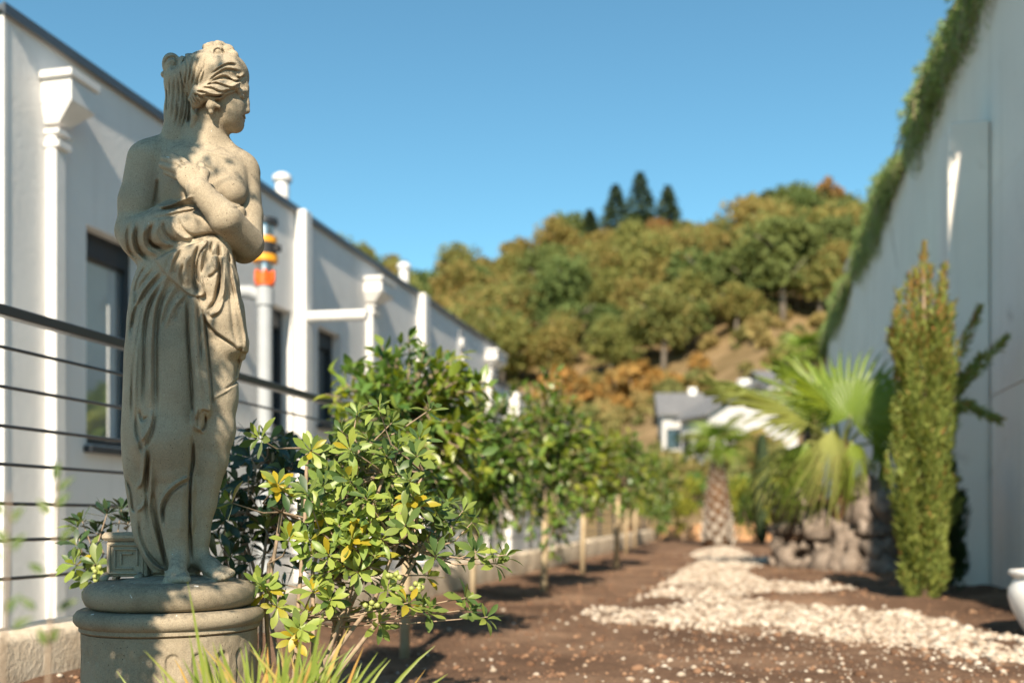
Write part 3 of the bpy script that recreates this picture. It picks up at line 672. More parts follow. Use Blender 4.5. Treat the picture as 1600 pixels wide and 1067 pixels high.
def pedestal():
    c = at(268, 0, SD); c.z = 0
    t = thing('pedestal', 'round fluted stone pedestal carrying the statue of the draped woman', 'pedestal', c)
    n = 144; zt = TOPZ - 0.061
    def lathe(prof, nm, par, fl=None):
        mb = MB(); mb.lathe(prof, n, (c.x, c.y, 0)); vv = np.array(mb.v)
        if fl is not None:
            an = np.arctan2(vv[:,1]-c.y, vv[:,0]-c.x); rr = np.hypot(vv[:,0]-c.x, vv[:,1]-c.y)
            rr = rr - fl(an, vv[:,2]); vv[:,0] = c.x + rr*np.cos(an); vv[:,1] = c.y + rr*np.sin(an)
            mb.v = [tuple(p) for p in vv]
        return autosmooth(mb.build(nm, M['stone_ped'], par), 45)
    lathe([(0.05, zt-0.001), (0.190, zt-0.001), (0.198, zt-0.005), (0.2045, zt-0.014), (0.2045, zt-0.026), (0.199, zt-0.034), (0.193, zt-0.038), (0.1935, zt-0.046), (0.189, zt-0.050), (0.05, zt-0.051)], 'rim', t)
    zs = [(0.1885, zt-0.0515)] + [(0.1885, zt-0.052-0.0027*i) for i in range(1, 99)]
    def flutes(an, z):
        k = 22; ph = (an*k/(2*math.pi)) % 1.0 - 0.5; w = 0.31
        arch = zt - 0.083 - 0.022*(1 - np.sqrt(np.clip(1 - (ph/w)**2, 0, 1)))
        e = np.clip((arch - z)/0.005, 0, 1)*np.clip((w - np.abs(ph))/0.10, 0, 1); e = e*e*(3-2*e)
        wear = np.clip(0.55 + 1.1*fbm(np.cos(an)*2+4, np.sin(an)*2+4, z*6), 0.12, 1)
        return 0.0065*e*wear + 0.0022*fbm(np.cos(an)*9+4, np.sin(an)*9+4, z*40)
    n = 528
    lathe(zs, 'drum', t, flutes)
    n = 96
    zb = zt - 0.052 - 0.0027*98
    lathe([(0.05, zb-0.001), (0.19, zb-0.001), (0.20, zb-0.01), (0.21, zb-0.03), (0.21, -0.03), (0.05, -0.03)], 'foot_moulding', t)
    return t
# ------------------------------------------------------------------ foliage helpers
def leaf_shape(prof, fold=0.25, curl=0.25, twist=0.0):
    """one leaf along +Y, face up +Z, length 1; prof = half widths along its length"""
    n = len(prof); v = []; f = []
    for i, w in enumerate(prof):
        t = i / (n - 1); z = -curl * t * t; y = t * (1 - 0.12 * curl)
        v += [(-w, y, z + fold*w), (0, y, z), (w, y, z + fold*w)]
    for i in range(n - 1):
        a = 3*i; f += [(a, a+1, a+4, a+3), (a+1, a+2, a+5, a+4)]
    return np.array(v, np.float32), np.array(f, np.int32)
OBOV = [leaf_shape([0.02, 0.07, 0.135, 0.185, 0.15, 0.03], fo, cu) for fo, cu in ((0.25, 0.10), (0.15, 0.30), (0.35, 0.42), (0.1, -0.08))]
ELLI = [leaf_shape([0.02, 0.17, 0.225, 0.13, 0.0], fo, cu) for fo, cu in ((0.35, 0.12), (0.2, 0.35), (0.5, 0.5))]
LANC = [leaf_shape([0.03, 0.12, 0.085, 0.0], 0.2, 0.15)]
CARD = [(np.array([(-.5,0,0),(.5,0,0.08),(.42,1,0),(-.42,.9,-.1)], np.float32), np.array([(0,1,2,3)], np.int32))]
NEED = [(np.array([(-.5,0,0),(.5,0,0),(.0,1,0)], np.float32), np.array([(0,1,2)], np.int32))]

def frames(pos, d, nrm, length, width=None):
    """(N,4,4): +Y along d, +Z near nrm"""
    pos = np.asarray(pos, float); d = np.asarray(d, float); nrm = np.asarray(nrm, float)
    d = d / (np.linalg.norm(d, axis=1, keepdims=True) + 1e-9)
    x = np.cross(d, nrm); x /= np.linalg.norm(x, axis=1, keepdims=True) + 1e-9
    z = np.cross(x, d); L_ = np.broadcast_to(np.asarray(length, float), (len(pos),)); W_ = L_ if width is None else np.broadcast_to(np.asarray(width, float), (len(pos),))
    T = np.zeros((len(pos), 4, 4)); T[:, :3, 0] = x*W_[:, None]; T[:, :3, 1] = d*L_[:, None]; T[:, :3, 2] = z*L_[:, None]; T[:, :3, 3] = pos; T[:, 3, 3] = 1
    return T
def merged(T, shapes, which=None):
    """one mesh from many leaf frames"""
    if which is None: which = RNG.integers(0, len(shapes), len(T))
    V = []; Fc = []; b = 0; src = []
    for k, (v, f) in enumerate(shapes):
        t = T[which == k]
        if not len(t): continue
        vv = np.einsum('nij,vj->nvi', t[:, :3, :3], v) + t[:, None, :3, 3]
        Fc.append((f[None] + (np.arange(len(t))*len(v))[:, None, None] + b).reshape(-1, f.shape[1])); V.append(vv.reshape(-1, 3)); b += len(t)*len(v)
        src.append(np.repeat(np.flatnonzero(which == k), len(f)))
    return np.concatenate(V), np.concatenate(Fc), np.concatenate(src)
def foliage(name, T, shapes, mats, parent, midx=None, smooth=True, kind='stuff', which=None):
    if len(T) == 0: return None
    v, f, src = merged(T, shapes, which)
    me = meshdata(name, v, f, mats, smooth, None if midx is None else np.asarray(midx)[src])
    o = put(name, me, parent)
    if kind: o['kind'] = kind
    return o
_leafcache = {}
def leaf_objects(name, T, shapes, mats, parent, midx=None, which=None):
    """single leaves as objects that share mesh data"""
    if which is None: which = RNG.integers(0, len(shapes), len(T))
    base = Matrix.Translation(-parent.location)
    for i, t in enumerate(T):
        m = mats[0 if midx is None else int(midx[i])]; key = (id(shapes), int(which[i]), m.name)
        if key not in _leafcache:
            v, f = shapes[which[i]]; _leafcache[key] = meshdata(name, v, f, [m], True)
        o = bpy.data.objects.new(name, _leafcache[key]); COL.objects.link(o); o.parent = parent
        o.matrix_local = base @ Matrix(t.tolist())
def split_leaves(name, T, shapes, mats, parent, midx=None, most=290, rest_name='foliage', score=None):
    """the leaves that show largest become objects, the rest one part"""
    which = RNG.integers(0, len(shapes), len(T)); midx = np.zeros(len(T), int) if midx is None else np.asarray(midx)
    if score is None: score = -np.linalg.norm(T[:, :3, 3] - np.array([0, 0, EYE]), axis=1)
    o = np.argsort(-score); a, b = o[:most], o[most:]
    leaf_objects(name, T[a], shapes, mats, parent, midx[a], which[a])
    foliage(rest_name, T[b], shapes, mats, parent, midx[b], which=which[b])
def unit(v): v = np.asarray(v, float); return v / (np.linalg.norm(v, axis=-1, keepdims=True) + 1e-9)
def rdir(n): return unit(RNG.normal(size=(n, 3)))
def copy_tree(o, loc, scale=1.0, rz=0.0, label=None):
    r = o.copy(); COL.objects.link(r); r.location = loc; r.scale = (scale,)*3 if not hasattr(scale, '__len__') else scale; r.rotation_euler = (0, 0, rz)
    if label: r['label'] = label
    for ch in o.children:
        c = ch.copy(); COL.objects.link(c); c.parent = r
        for g in ch.children:
            d = g.copy(); COL.objects.link(d); d.parent = c
    return r

# ------------------------------------------------------------------ the ground
WALLX = 2.0; KERBX = -2.2
GRAVEL = [[(905,968),(940,978),(1010,976),(1060,983),(1150,984),(1240,987),(1330,1000),(1420,1012),(1520,1028),(1640,1046),(1640,1003),(1560,985),(1480,968),(1420,958),(1330,950),(1250,946),(1180,940),(1160,933),(1190,926),(1260,926),(1322,924),(1330,919),(1290,911),(1220,911),(1180,905),(1170,890),(1185,880),(1235,877),(1225,872),(1170,869),(1160,862),(1155,856),(1130,853),(1095,858),(1080,868),(1100,876),(1075,886),(1055,902),(1010,925),(960,945),(925,953)]]
GPOLY = [np.array([on_ground(x, y).to_2d() for x, y in P]) for P in GRAVEL]
def in_poly(x, y, P):
    r = np.zeros(np.shape(x), bool)
    for (ax, ay), (bx, by) in zip(P, np.roll(P, -1, 0)):
        if ay != by: r ^= ((ay > y) != (by > y)) & (x < (bx-ax)*(y-ay)/(by-ay) + ax)
    return r
def soil_z(x, y):
    z = 0.030*fbm(x*0.7, y*0.7, 0.3) + 0.022*fbm(x*3.1+5, y*3.1, 1.7) + 0.010*fbm(x*13, y*13+3, 2.1, 3)
    z = z + 0.05*np.clip((x - 1.35)/0.6, 0, 1)                       # soil banked against the right wall
    z = z + 0.09*np.clip((-1.55 - x)/0.6, 0, 1)*np.clip((5-y)/4, 0, 1) + 0.04*np.clip((-1.7-x)/0.5, 0, 1)
    # raked ridge of dark soil between the two arms of gravel
    a = on_ground(1180, 936); b = on_ground(1430, 948)
    dx, dy = b.x-a.x, b.y-a.y; t = np.clip(((x-a.x)*dx+(y-a.y)*dy)/(dx*dx+dy*dy), 0, 1)
    z = z + 0.055*np.exp(-(((x-a.x-t*dx)**2+(y-a.y-t*dy)**2))/0.07)
    return z
def soil_material():
    m, nt, N, L, b = mat_new('garden_soil')
    n1 = noise(N, L, 1.1, 7, 0.6); r1 = ramp(N, [(0.30, (0.080, 0.046, 0.029)), (0.47, (0.145, 0.086, 0.055)), (0.62, (0.245, 0.153, 0.099))]); L.new(n1.outputs[0], r1.inputs[0])
    n2 = noise(N, L, 55, 5, 0.7); r2 = ramp(N, [(0.3, (0.62,)*3), (0.7, (1.25,)*3)]); L.new(n2.outputs[0], r2.inputs[0])
    mu = N.new('ShaderNodeMix'); mu.data_type = 'RGBA'; mu.blend_type = 'MULTIPLY'; mu.inputs[0].default_value = 1; L.new(r1.outputs[0], mu.inputs[6]); L.new(r2.outputs[0], mu.inputs[7])
    L.new(mu.outputs[2], b.inputs['Base Color']); b.inputs['Roughness'].default_value = 0.95; b.inputs['Specular IOR Level'].default_value = 0.15
    n3 = noise(N, L, 22, 7, 0.7); nb = bump(N, L, n3.outputs[0], b, 0.7, 0.03); bump(N, L, n2.outputs[0], b, 0.6, 0.008, nb)
    return m
M['soil'] = soil_material()
M['pebble'] = leafmat('white_limestone', [(0.27,0.205,0.15),(0.44,0.375,0.305),(0.34,0.275,0.21),(0.52,0.465,0.395),(0.21,0.15,0.105)], 0.8, 0.0, 0.3)
M['gravelbed'] = surf('gravel_bed', (0.16,0.098,0.062), (0.36,0.275,0.20), 42, 0.9, 0.8, 60, 0.02, 5)
M['clod'] = leafmat('soil_clod', [(0.10,0.055,0.033),(0.18,0.10,0.062),(0.28,0.17,0.105)], 0.95, 0.0, 0.1)

def grid(name, xs, ys, zf, mat, kind='structure', parent=None):
    X, Y = np.meshgrid(xs, ys, indexing='ij'); Z = zf(X, Y); n, k = X.shape
    v = np.stack([X, Y, Z], -1).reshape(-1, 3); i = np.arange(n*k).reshape(n, k)
    f = np.stack([i[:-1,:-1], i[1:,:-1], i[1:,1:], i[:-1,1:]], -1).reshape(-1, 4)
    o = put(name, meshdata(name, v, f, [mat], True), parent); 
    if kind: o['kind'] = kind
    return o
ys = np.concatenate([np.arange(-6, 1.5, 0.10), np.arange(1.5, 9, 0.028), np.arange(9, 16, 0.06), np.arange(16, 33.01, 0.2)])
grid('garden_soil', np.linspace(KERBX - 0.05, WALLX + 0.15, 150), ys, soil_z, M['soil'])

# icosphere-like pebbles
def rock_shape(seed, sub=1, flat=0.6, rough=0.18, facet=0.0):
    import bmesh
    bm = bmesh.new(); bmesh.ops.create_icosphere(bm, subdivisions=sub, radius=1.0)
    v = np.array([p.co[:] for p in bm.verts]); f = np.array([[q.index for q in fc.verts] for fc in bm.faces]); bm.free()
    s = 1 + rough*2*fbm(v[:,0]*1.3+seed*3.1, v[:,1]*1.3+seed, v[:,2]*1.3, 3); v = v*s[:, None]*np.array([1, 0.8, flat]); return v.astype(np.float32), f.astype(np.int32)
PEB = [rock_shape(s, 1 if s else 2, 0.6) for s in range(1, 6)]
def scatter_frames(P, size, flatten=True):
    n = len(P); a = RNG.random(n)*6.283; T = np.zeros((n,4,4)); c, s = np.cos(a), np.sin(a)
    T[:,0,0]=c*size; T[:,1,0]=s*size; T[:,0,1]=-s*size; T[:,1,1]=c*size; T[:,2,2]=size; T[:,0,2]=RNG.normal(0,.2,n)*size; T[:,1,2]=RNG.normal(0,.2,n)*size
    T[:,:3,3]=P; T[:,3,3]=1; return T
def gravel():
    P = GPOLY[0]; lo, hi = P.min(0), P.max(0)
    # bed: thin sheet over the soil inside the outline
    xs = np.arange(max(lo[0], -1.2), min(hi[0], WALLX-0.02), 0.05); yy = np.arange(lo[1], min(hi[1], 24), 0.05)
    X, Y = np.meshgrid(xs, yy, indexing='ij'); wob = 0.10*fbm(X*4, Y*4, 9.1); ins = in_poly(X + wob, Y + wob*1.5, P) & (fbm(X*1.6+3, Y*1.6, 5.5) + 0.35*fbm(X*9, Y*9, 1.5) > -0.22)
    Z = soil_z(X, Y) + 0.006; n, k = X.shape; i = np.arange(n*k).reshape(n, k); keep = (ins[:-1,:-1] & ins[1:,:-1] & ins[1:,1:] & ins[:-1,1:])
    f = np.stack([i[:-1,:-1], i[1:,:-1], i[1:,1:], i[:-1,1:]], -1)[keep]; u, inv = np.unique(f, return_inverse=True)
    v = np.stack([X, Y, Z], -1).reshape(-1, 3)[u]
    bed = put('gravel_path', meshdata('gravel_path', v, inv.reshape(-1, 4), [M['gravelbed']], True)); bed['kind'] = 'structure'
    # pebbles
    pts = []; sz = []
    n = 24000; x = RNG.uniform(lo[0], WALLX-0.05, n); y = lo[1] + (min(hi[1], 24)-lo[1])*RNG.random(n)**1.9
    wob = 0.10*fbm(x*4, y*4, 9.1); k = in_poly(x + wob, y + wob*1.5, P) & (fbm(x*1.6+3, y*1.6, 5.5) > -0.10 - 0.30*RNG.random(n)); x, y = x[k], y[k]
    s = np.clip(RNG.lognormal(-4.15, 0.34, len(x)), 0.008, 0.036)*np.clip(0.75 + y*0.05, 0.8, 1.5)
    pts.append((x, y)); sz.append(s)
    # strays spilt over the soil
    n = 1500; i = RNG.integers(0, len(x), n); xs_, ys_ = x[i] + RNG.normal(0, 0.16, n), y[i] - np.abs(RNG.normal(0, 0.22, n)); pts.append((xs_, ys_)); sz.append(np.clip(RNG.lognormal(-4.6, 0.45, n), 0.004, 0.028))
    n = 800; q = [on_ground(px, py) for px, py in zip(RNG.uniform(1000, 1620, n), RNG.uniform(985, 1090, n))]; pts.append((np.array([p.x for p in q]), np.array([p.y for p in q]))); sz.append(np.clip(RNG.lognormal(-5.35, 0.5, n), 0.0025, 0.02))
    n = 150; q = [on_ground(px, py) for px, py in zip(RNG.uniform(560, 1000, n), RNG.uniform(940, 1090, n))]; pts.append((np.array([p.x for p in q]), np.array([p.y for p in q]))); sz.append(np.clip(RNG.lognormal(-5.3, 0.6, n), 0.003, 0.02))
    n = 240; pts.append((RNG.uniform(-2.15, -1.45, n), RNG.uniform(1.8, 3.4, n))); sz.append(np.clip(RNG.lognormal(-4.5, 0.5, n), 0.004, 0.03))
    x = np.concatenate([p[0] for p in pts]); y = np.concatenate([p[1] for p in pts]); s = np.concatenate(sz)
    # a dozen clear loose stones
    for px, py, r in [(1265,1018,.016),(1294,1053,.017),(1263,1064,.016),(1221,1040,.012),(1327,1001,.013),(1305,997,.014),(1206,996,.013),(926,947,.022),(886,977,.016),(897,965,.014),(927,988,.012),(838,1053,.016),(1158,991,.014),(1222,988,.016),(1479,1024,.012),(888,1010,.011),(985,1064,.02),(1010,1066,.02)]:
        p = on_ground(px, py); x = np.append(x, p.x); y = np.append(y, p.y); s = np.append(s, r)
    k = (x < WALLX-0.03) & (x > KERBX+0.03); x, y, s = x[k], y[k], s[k]
    T = scatter_frames(np.stack([x, y, soil_z(x, y) + s*0.22], 1), s)
    d = np.linalg.norm(T[:, :2, 3], axis=1); vis = s/d
    fw = -SN*x + CS*y; rt = CS*x + SN*y; u = 800 + F*rt/np.maximum(fw, 0.1); w_ = HZ + F*EYE/np.maximum(fw, 0.1)
    vis = np.where((u > 0) & (u < 1600) & (w_ < 1067) & (w_ > HZ), vis, 0)
    split_leaves('stone', T, PEB, [M['pebble']], bed, None, 290, 'small_stones', vis)
gravel()
def clods():
    n = 9000; u = RNG.random(n); y = 2.0 + 16*u**2.2; x = RNG.uniform(KERBX+0.05, WALLX-0.05, n); k = ~in_poly(x, y, GPOLY[0]); x, y = x[k], y[k]
    s = np.clip(RNG.lognormal(-4.9, 0.55, len(x)), 0.003, 0.032)
    T = scatter_frames(np.stack([x, y, soil_z(x, y) + s*0.15], 1), s)
    o = foliage('soil_crumbs', T, PEB, [M['clod']], None, smooth=True); tag(o, 'loose brown crumbs of soil scattered over the bed', 'soil', kind='stuff')
clods()

# ------------------------------------------------------------------ hill and far ground
SKYL = [(300, 395), (560, 368), (600, 378), (640, 402), (665, 426), (700, 420), (770, 388), (860, 366), (950, 352), (1060, 346), (1110, 358), (1150, 334), (1200, 312), (1290, 300), (1340, 318), (1500, 300), (1900, 330)]
def hill_z(x, y):
    fw = -SN*x + CS*y; rt = CS*x + SN*y; d = np.maximum(fw, 1); px = 800 + F*rt/d
    top = np.interp(px, [p[0] for p in SKYL], [p[1] for p in SKYL]) + 26
    zr = (HZ - top)/F*205 + EYE - 5.5                                  # ground at the ridge, the trees stand above it
    foot = np.interp(px, [300, 800, 900, 1000, 1100, 1190, 1700], [13, 14.0, 14.5, 15.2, 18.3, 22, 24])
    z = np.where(d < 36, -0.3, np.interp(d, [36, 112], [0, 1])**1.3*(foot+0.3) - 0.3)
    z = np.where(d > 112, foot + (zr-foot)*np.clip((d-112)/93, 0, 1)**0.9, z)
    z = np.where(d > 205, zr - (d-205)*0.15, z)
    return z + np.clip((d-36)/40, 0, 1)*(1.6*fbm(x*0.05, y*0.05, 4.4) + 0.5*fbm(x*0.3, y*0.3, 2.2))
M['hillside'] = surf('dry_hillside', (0.12, 0.085, 0.035), (0.27, 0.185, 0.10), 0.16, 1.0, 0.6, 2.5, 0.3, 8, 0.1, 0.35, 0.66)
M['path'] = surf('lower_path', (0.30, 0.28, 0.25), (0.40, 0.38, 0.34), 1.5, 0.9, 0.3, 20, 0.01)
def hill():
    ds = np.concatenate([np.arange(33, 120, 3.0), np.arange(120, 262, 4.0)]); pxs = np.arange(-500, 2400, 22.0)
    Dm, Pm = np.meshgrid(ds, pxs, indexing='ij'); rt = (Pm-800)/F*Dm
    X = CS*rt - SN*Dm; Y = SN*rt + CS*Dm; Z = hill_z(X, Y); n, k = X.shape; i = np.arange(n*k).reshape(n, k)
    f = np.stack([i[:-1,:-1], i[:-1,1:], i[1:,1:], i[1:,:-1]], -1).reshape(-1, 4)
    o = put('hillside', meshdata('hillside', np.stack([X,Y,Z],-1).reshape(-1,3), f, [M['hillside']], True)); o['kind'] = 'structure'
    mb = MB(); nn = 64; mb.add([(0,0,-0.34)] + [(700*math.cos(a*2*math.pi/nn), 700*math.sin(a*2*math.pi/nn), -0.34) for a in range(nn)], [(0, 1+a, 1+(a+1)%nn) for a in range(nn)])
    mb.build('ground', M['hillside'])['kind'] = 'structure'
    mb = MB(); mb.add([(-14, -8, -0.30), (KERBX-0.15, -8, -0.30), (KERBX-0.15, 40, -0.30), (-14, 40, -0.30)], [(0,1,2,3)]); mb.build('lower_path', M['path'])['kind'] = 'structure'
hill()

# ------------------------------------------------------------------ kerb and railing on the left
def kerb():
    t = thing('kerb', 'rough cream stone kerb along the foot of the wire railing', 'kerb', (KERBX, 2, 0))
    y = -3.0; k = 0
    while y < 25:
        l = 1.25 + 0.2*random.random(); zt = 0.245 + 0.008*random.uniform(-1, 1) + max(0, y-6)*0.005
        ny, nx = 26, 7; v = []; f = []
        # rough-hewn block: front, top and back faces
        sec = [(KERBX+0.012, -0.30), (KERBX+0.010, 0.05), (KERBX+0.006, zt-0.03), (KERBX-0.006, zt-0.006), (KERBX-0.06, zt), (KERBX-0.12, zt+0.002), (KERBX-0.20, zt-0.002), (KERBX-0.225, zt-0.02), (KERBX-0.23, -0.30)]
        for i in range(ny):
            yy = y + (l-0.012)*i/(ny-1)
            for j, (x, z) in enumerate(sec):
                w = 0.014*float(fbm(yy*7, j*1.3, k*2.7)); v.append((x + (w if j < 4 else 0), yy, z + (w*0.8 if 1 < j < 8 else 0)))
        m_ = len(sec)
        for i in range(ny-1):
            for j in range(m_-1): a = i*m_+j; f.append((a, a+m_, a+m_+1, a+1))
        f.append(tuple(range(m_))); f.append(tuple(range((ny-1)*m_, ny*m_))[::-1])
        o = put('kerb_stone', meshdata('kerb_stone', v, f, [M['kerb']]), t); autosmooth(o, 50)
        y += l; k += 1
kerb()
def railing():
    X = -2.27; t = thing('railing', 'dark metal railing with a flat top bar and seven thin wires', 'railing', (X, 2, 0.25))
    zt = 1.268; y0, y1 = -2.0, 24.0
    MB().box((X-0.022, y0, zt-0.034), (X+0.022, y1, zt), 0.003).build('top_rail', M['metal'], t)
    for dz in (0.538, 0.414, 0.291, 0.171, 0.047, -0.068, -0.19):
        MB().tube([(X, y0, EYE+dz), (X, y1, EYE+dz)], 0.0062, 8).build('wire', M['metal'], t)
    ya = on_x(255, 800, X).y; k = -3
    while True:
        y = ya + k*1.75; k += 1
        if y > 24: break
        o = MB().box((X-0.02, y-0.006, 0.22), (X+0.02, y+0.006, zt-0.035), 0.002).build('post', M['metal'], t)
        MB().box((X-0.05, y-0.05, 0.235), (X+0.05, y+0.05, 0.262), 0.002).build('base_plate', M['metal'], o)
railing()

# ------------------------------------------------------------------ the long white building on the left
FX = -4.0
def fy(px): return on_x(px, 700, FX).y
def fz(px, py): return on_x(px, py, FX).z
def building():
    y0 = fy(11); y1 = fy(776); zt = fz(12, 24)
    t = thing('long_building', 'long low white plastered building with zinc roof edge and box downpipes', 'building', (FX, y0, -0.3))
    # openings: (x left px, x right px, top py at left, bottom py at left)
    wins = [(135, 222, 350, 693), (418, 456, 470, 668), (497, 533, 508, 660)]
    cuts = []
    for a, b, tp, bt in wins: cuts.append((fy(a), fy(b), fz(a, bt), fz(a, tp)))
    # facade in strips round the openings
    mb = MB(); ycur = y0; zb = -0.3; th = 0.30
    for (a, b, c, d) in cuts:
        mb.box((FX-th, ycur, zb), (FX, a, zt)); mb.box((FX-th, a, zb), (FX, b, c)); mb.box((FX-th, a, d), (FX, b, zt)); ycur = b
    mb.box((FX-th, ycur, zb), (FX, y1, zt)); mb.build('facade', M['plaster'], t)
    MB().box((FX-9, y0, zb), (FX-th-0.002, y0+0.3, zt-0.002)).build('end_wall', M['white'], t)
    MB().box((FX-9, y1-0.3, zb), (FX-th-0.002, y1, zt-0.002)).build('end_wall', M['plaster'], t)
    # corner trim that catches the sun
    MB().box((FX-0.35, y0-0.03, zb), (FX+0.004, y0-0.002, zt-0.01)).build('corner_trim', M['white'], t)
    r = MB().box((FX-9.1, y0-0.06, zt+0.002), (FX+0.020, y1+0.04, zt+0.03)).build('roof', M['flash'], t)
    MB().box((FX+0.0205, y0-0.06, zt-0.020), (FX+0.034, y1+0.04, zt+0.042), 0.002).build('roof_edge', M['flash'], r)
    for (a, b, c, d) in cuts:
        w = MB().box((FX-0.16, a, c), (FX-0.10, a+0.05, d)).box((FX-0.16, b-0.05, c), (FX-0.10, b, d)).box((FX-0.16, a+0.05, c), (FX-0.10, b-0.05, c+0.05)).box((FX-0.16, a+0.05, d-0.05), (FX-0.10, b-0.05, d)).build('window', M['frame'], t)
        MB().box((FX-0.145, a+0.05, c+0.05), (FX-0.135, b-0.05, d-0.05)).build('pane', M['glass_mirror' if a < cuts[0][0] + 0.01 else 'glass'], w)
        MB().box((FX-0.098, a-0.03, c-0.055), (FX+0.06, b+0.03, c-0.012), 0.003).build('sill', M['frame'], w)
        MB().box((FX-0.155, a+0.052, d-0.16), (FX-0.085, b-0.052, d-0.052)).build('blind_box', M['frame'], w)
    # box downpipes with rain hoppers
    def hopper(pa, pb, ty, by, pipe_l, pipe_r, out=0.20):
        a, b = fy(pa), fy(pb); zt_, zb_ = fz(pa, ty), fz(pa, by); h = zt_-zb_; c = (fy(pipe_l)+fy(pipe_r))/2; hw = (fy(pipe_r)-fy(pipe_l))/2
        p = MB().box((FX, c-hw, -0.28), (FX+0.07, c+hw, zb_-0.05), 0.010).build('downpipe', M['white'], t)
        m_ = MB(); m_.box((FX, a-0.015, zt_-h*0.16), (FX+out+0.02, b+0.015, zt_), 0.006); m_.box((FX, a+0.012, zb_+h*0.35), (FX+out, b-0.012, zt_-h*0.16-0.001), 0.004)
        # tapered throat
        zc, zd = zb_+h*0.35-0.001, zb_-0.01
        m_.add([(FX+0.001,a+0.012,zc),(FX+out,a+0.012,zc),(FX+out,b-0.012,zc),(FX+0.001,b-0.012,zc),(FX+0.001,c-hw,zd),(FX+0.095,c-hw,zd),(FX+0.095,c+hw,zd),(FX+0.001,c+hw,zd)], [(0,1,5,4),(1,2,6,5),(2,3,7,6),(4,5,6,7)])
        m_.build('rain_hopper', M['white'], p)
        MB().box((FX+0.001, c-hw-0.012, zb_-0.075), (FX+0.10, c+hw+0.012, zb_-0.045), 0.004).box((FX+0.001, c-hw-0.01, zb_-h*0.55), (FX+0.10, c+hw+0.01, zb_-h*0.42), 0.004).build('collar', M['white'], p)
        return p
    hopper(62, 106, 112, 186, 70, 88); hopper(568, 590, 432, 468, 572, 582); hopper(757, 773, 545, 570, 760, 769)
    # pilaster strips with a flue above
    for pa, pb, ty in ((460, 471, 318), (651, 659, 452)):
        a, b = fy(pa), fy(pb); p = MB().box((FX, a, -0.28), (FX+0.11, b, zt+0.012), 0.01).build('pilaster', M['white'], t)
    for px, ty, by in ((457, 267, 318), (645, 409, 455)):
        y = fy(px)+0.1; z1 = fz(px, ty)
        p = MB(); p.tube([(FX-0.15, y, zt-0.05), (FX-0.15, y, z1-0.02)], 0.062, 16); o = autosmooth(p.build('flue', M['white'], t), 40)
        q = MB(); q.lathe([(0.03, z1-0.06), (0.088, z1-0.05), (0.088, z1-0.01), (0.05, z1+0.02)], 16, (FX-0.15, y, 0)); autosmooth(q.build('cap', M['white'], o), 40)
    # horizontal pipe with elbow, wall lamps
    ya = fy(466); z = fz(466, 496)
    p = MB(); p.tube([(FX-0.02, ya, z), (FX+0.05, ya, z), (FX+0.66, ya+0.03, z)], [0.045, 0.05, 0.05], 16); autosmooth(p.build('overflow_pipe', M['white'], t), 50)
    for px, py in ((468, 510), ):
        y = fy(px); z = fz(px, py); l = MB().tube([(FX, y, z), (FX+0.05, y, z)], 0.04, 12).build('wall_lamp', M['steel'], t)
    y = fy(718); z = fz(718, 550); l = MB().box((FX, y-0.10, z-0.30), (FX+0.03, y+0.10, z+0.32), 0.005).build('wall_lantern', M['pvc'], t)
    for dz in (-0.12, 0.12): MB().tube([(FX+0.031, y, z+dz), (FX+0.07, y, z+dz)], 0.075, 14).build('globe', M['white'], l)
    return t
building()
def annex():
    y0 = fy(776)+0.05; y1 = y0+9; zt = fz(790, 607)
    t = thing('annex_building', 'lower white annex continuing beyond the end of the long building', 'building', (FX, y0, -0.3))
    MB().box((FX-6, y0, -0.3), (FX-0.01, y1, zt)).build('wall', M['plaster'], t)
    MB().box((FX-6.1, y0-0.02, zt+0.002), (FX+0.05, y1+0.05, zt+0.07)).build('roof', M['flash'], t)
    m_ = MB(); a = fy(783); m_.box((FX-0.009, a, zt-0.55), (FX+0.30, a+0.75, zt-0.1), 0.01).box((FX-0.009, a+0.2, -0.28), (FX+0.12, a+0.5, zt-0.551), 0.01); m_.build('rain_hopper', M['white'], t)
annex()
def vent_pipe():
    X = -3.55; g = lambda px, py: on_x(px, py, X)
    y = g(414, 600).y; b = Vector((X, y, -0.3)); zz = lambda py: g(414, py).z; rp = 11.5/F*(y*CS - X*SN)
    t = thing('vent_pipe', 'grey vent pipe with orange collar, amber bands and steel top beside the building', 'pipe', b)
    def cyl(nm, a, c, r, m, n=20): return autosmooth(MB().tube([(X, y, zz(a)), (X, y, zz(c))], r, n).build(nm, M[m], t), 40)
    autosmooth(MB().tube([(X, y, -0.3), (X, y, zz(447))], rp, 20).build('pipe', M['pvc'], t), 40); cyl('socket', 478, 452, rp*1.22, 'pvc')
    cyl('orange_collar', 446.8, 428, rp*1.25, 'orange')
    for k in range(6):
        a = k*math.pi/3; MB().box((X+rp*1.25*math.cos(a)-0.012, y+rp*1.25*math.sin(a)-0.012, zz(441)), (X+rp*1.25*math.cos(a)+0.012, y+rp*1.25*math.sin(a)+0.012, zz(424)), 0.003).build('clip', M['orange'], t)
    cyl('steel_neck', 427.5, 410.2, rp*1.05, 'steel'); cyl('amber_band', 410, 400, rp*1.75, 'yellow'); cyl('rubber_sleeve', 399.8, 381.2, rp*1.6, 'black')
    cyl('amber_band', 381, 372, rp*1.62, 'yellow'); cyl('steel_neck', 371.8, 351.2, rp*1.15, 'steel'); cyl('cap', 351, 343, rp*1.75, 'frame')
    MB().box((X+rp*1.5, y-0.02, zz(394)), (X+rp*2.2, y+0.03, zz(384)), 0.003).build('clamp_bolt', M['black'], t)
    autosmooth(MB().tube([(X, y, zz(465)), (X-0.12, y, zz(455)), (X-0.42, y, zz(452))], rp*0.9, 14).build('branch', M['pvc'], t), 50)
vent_pipe()

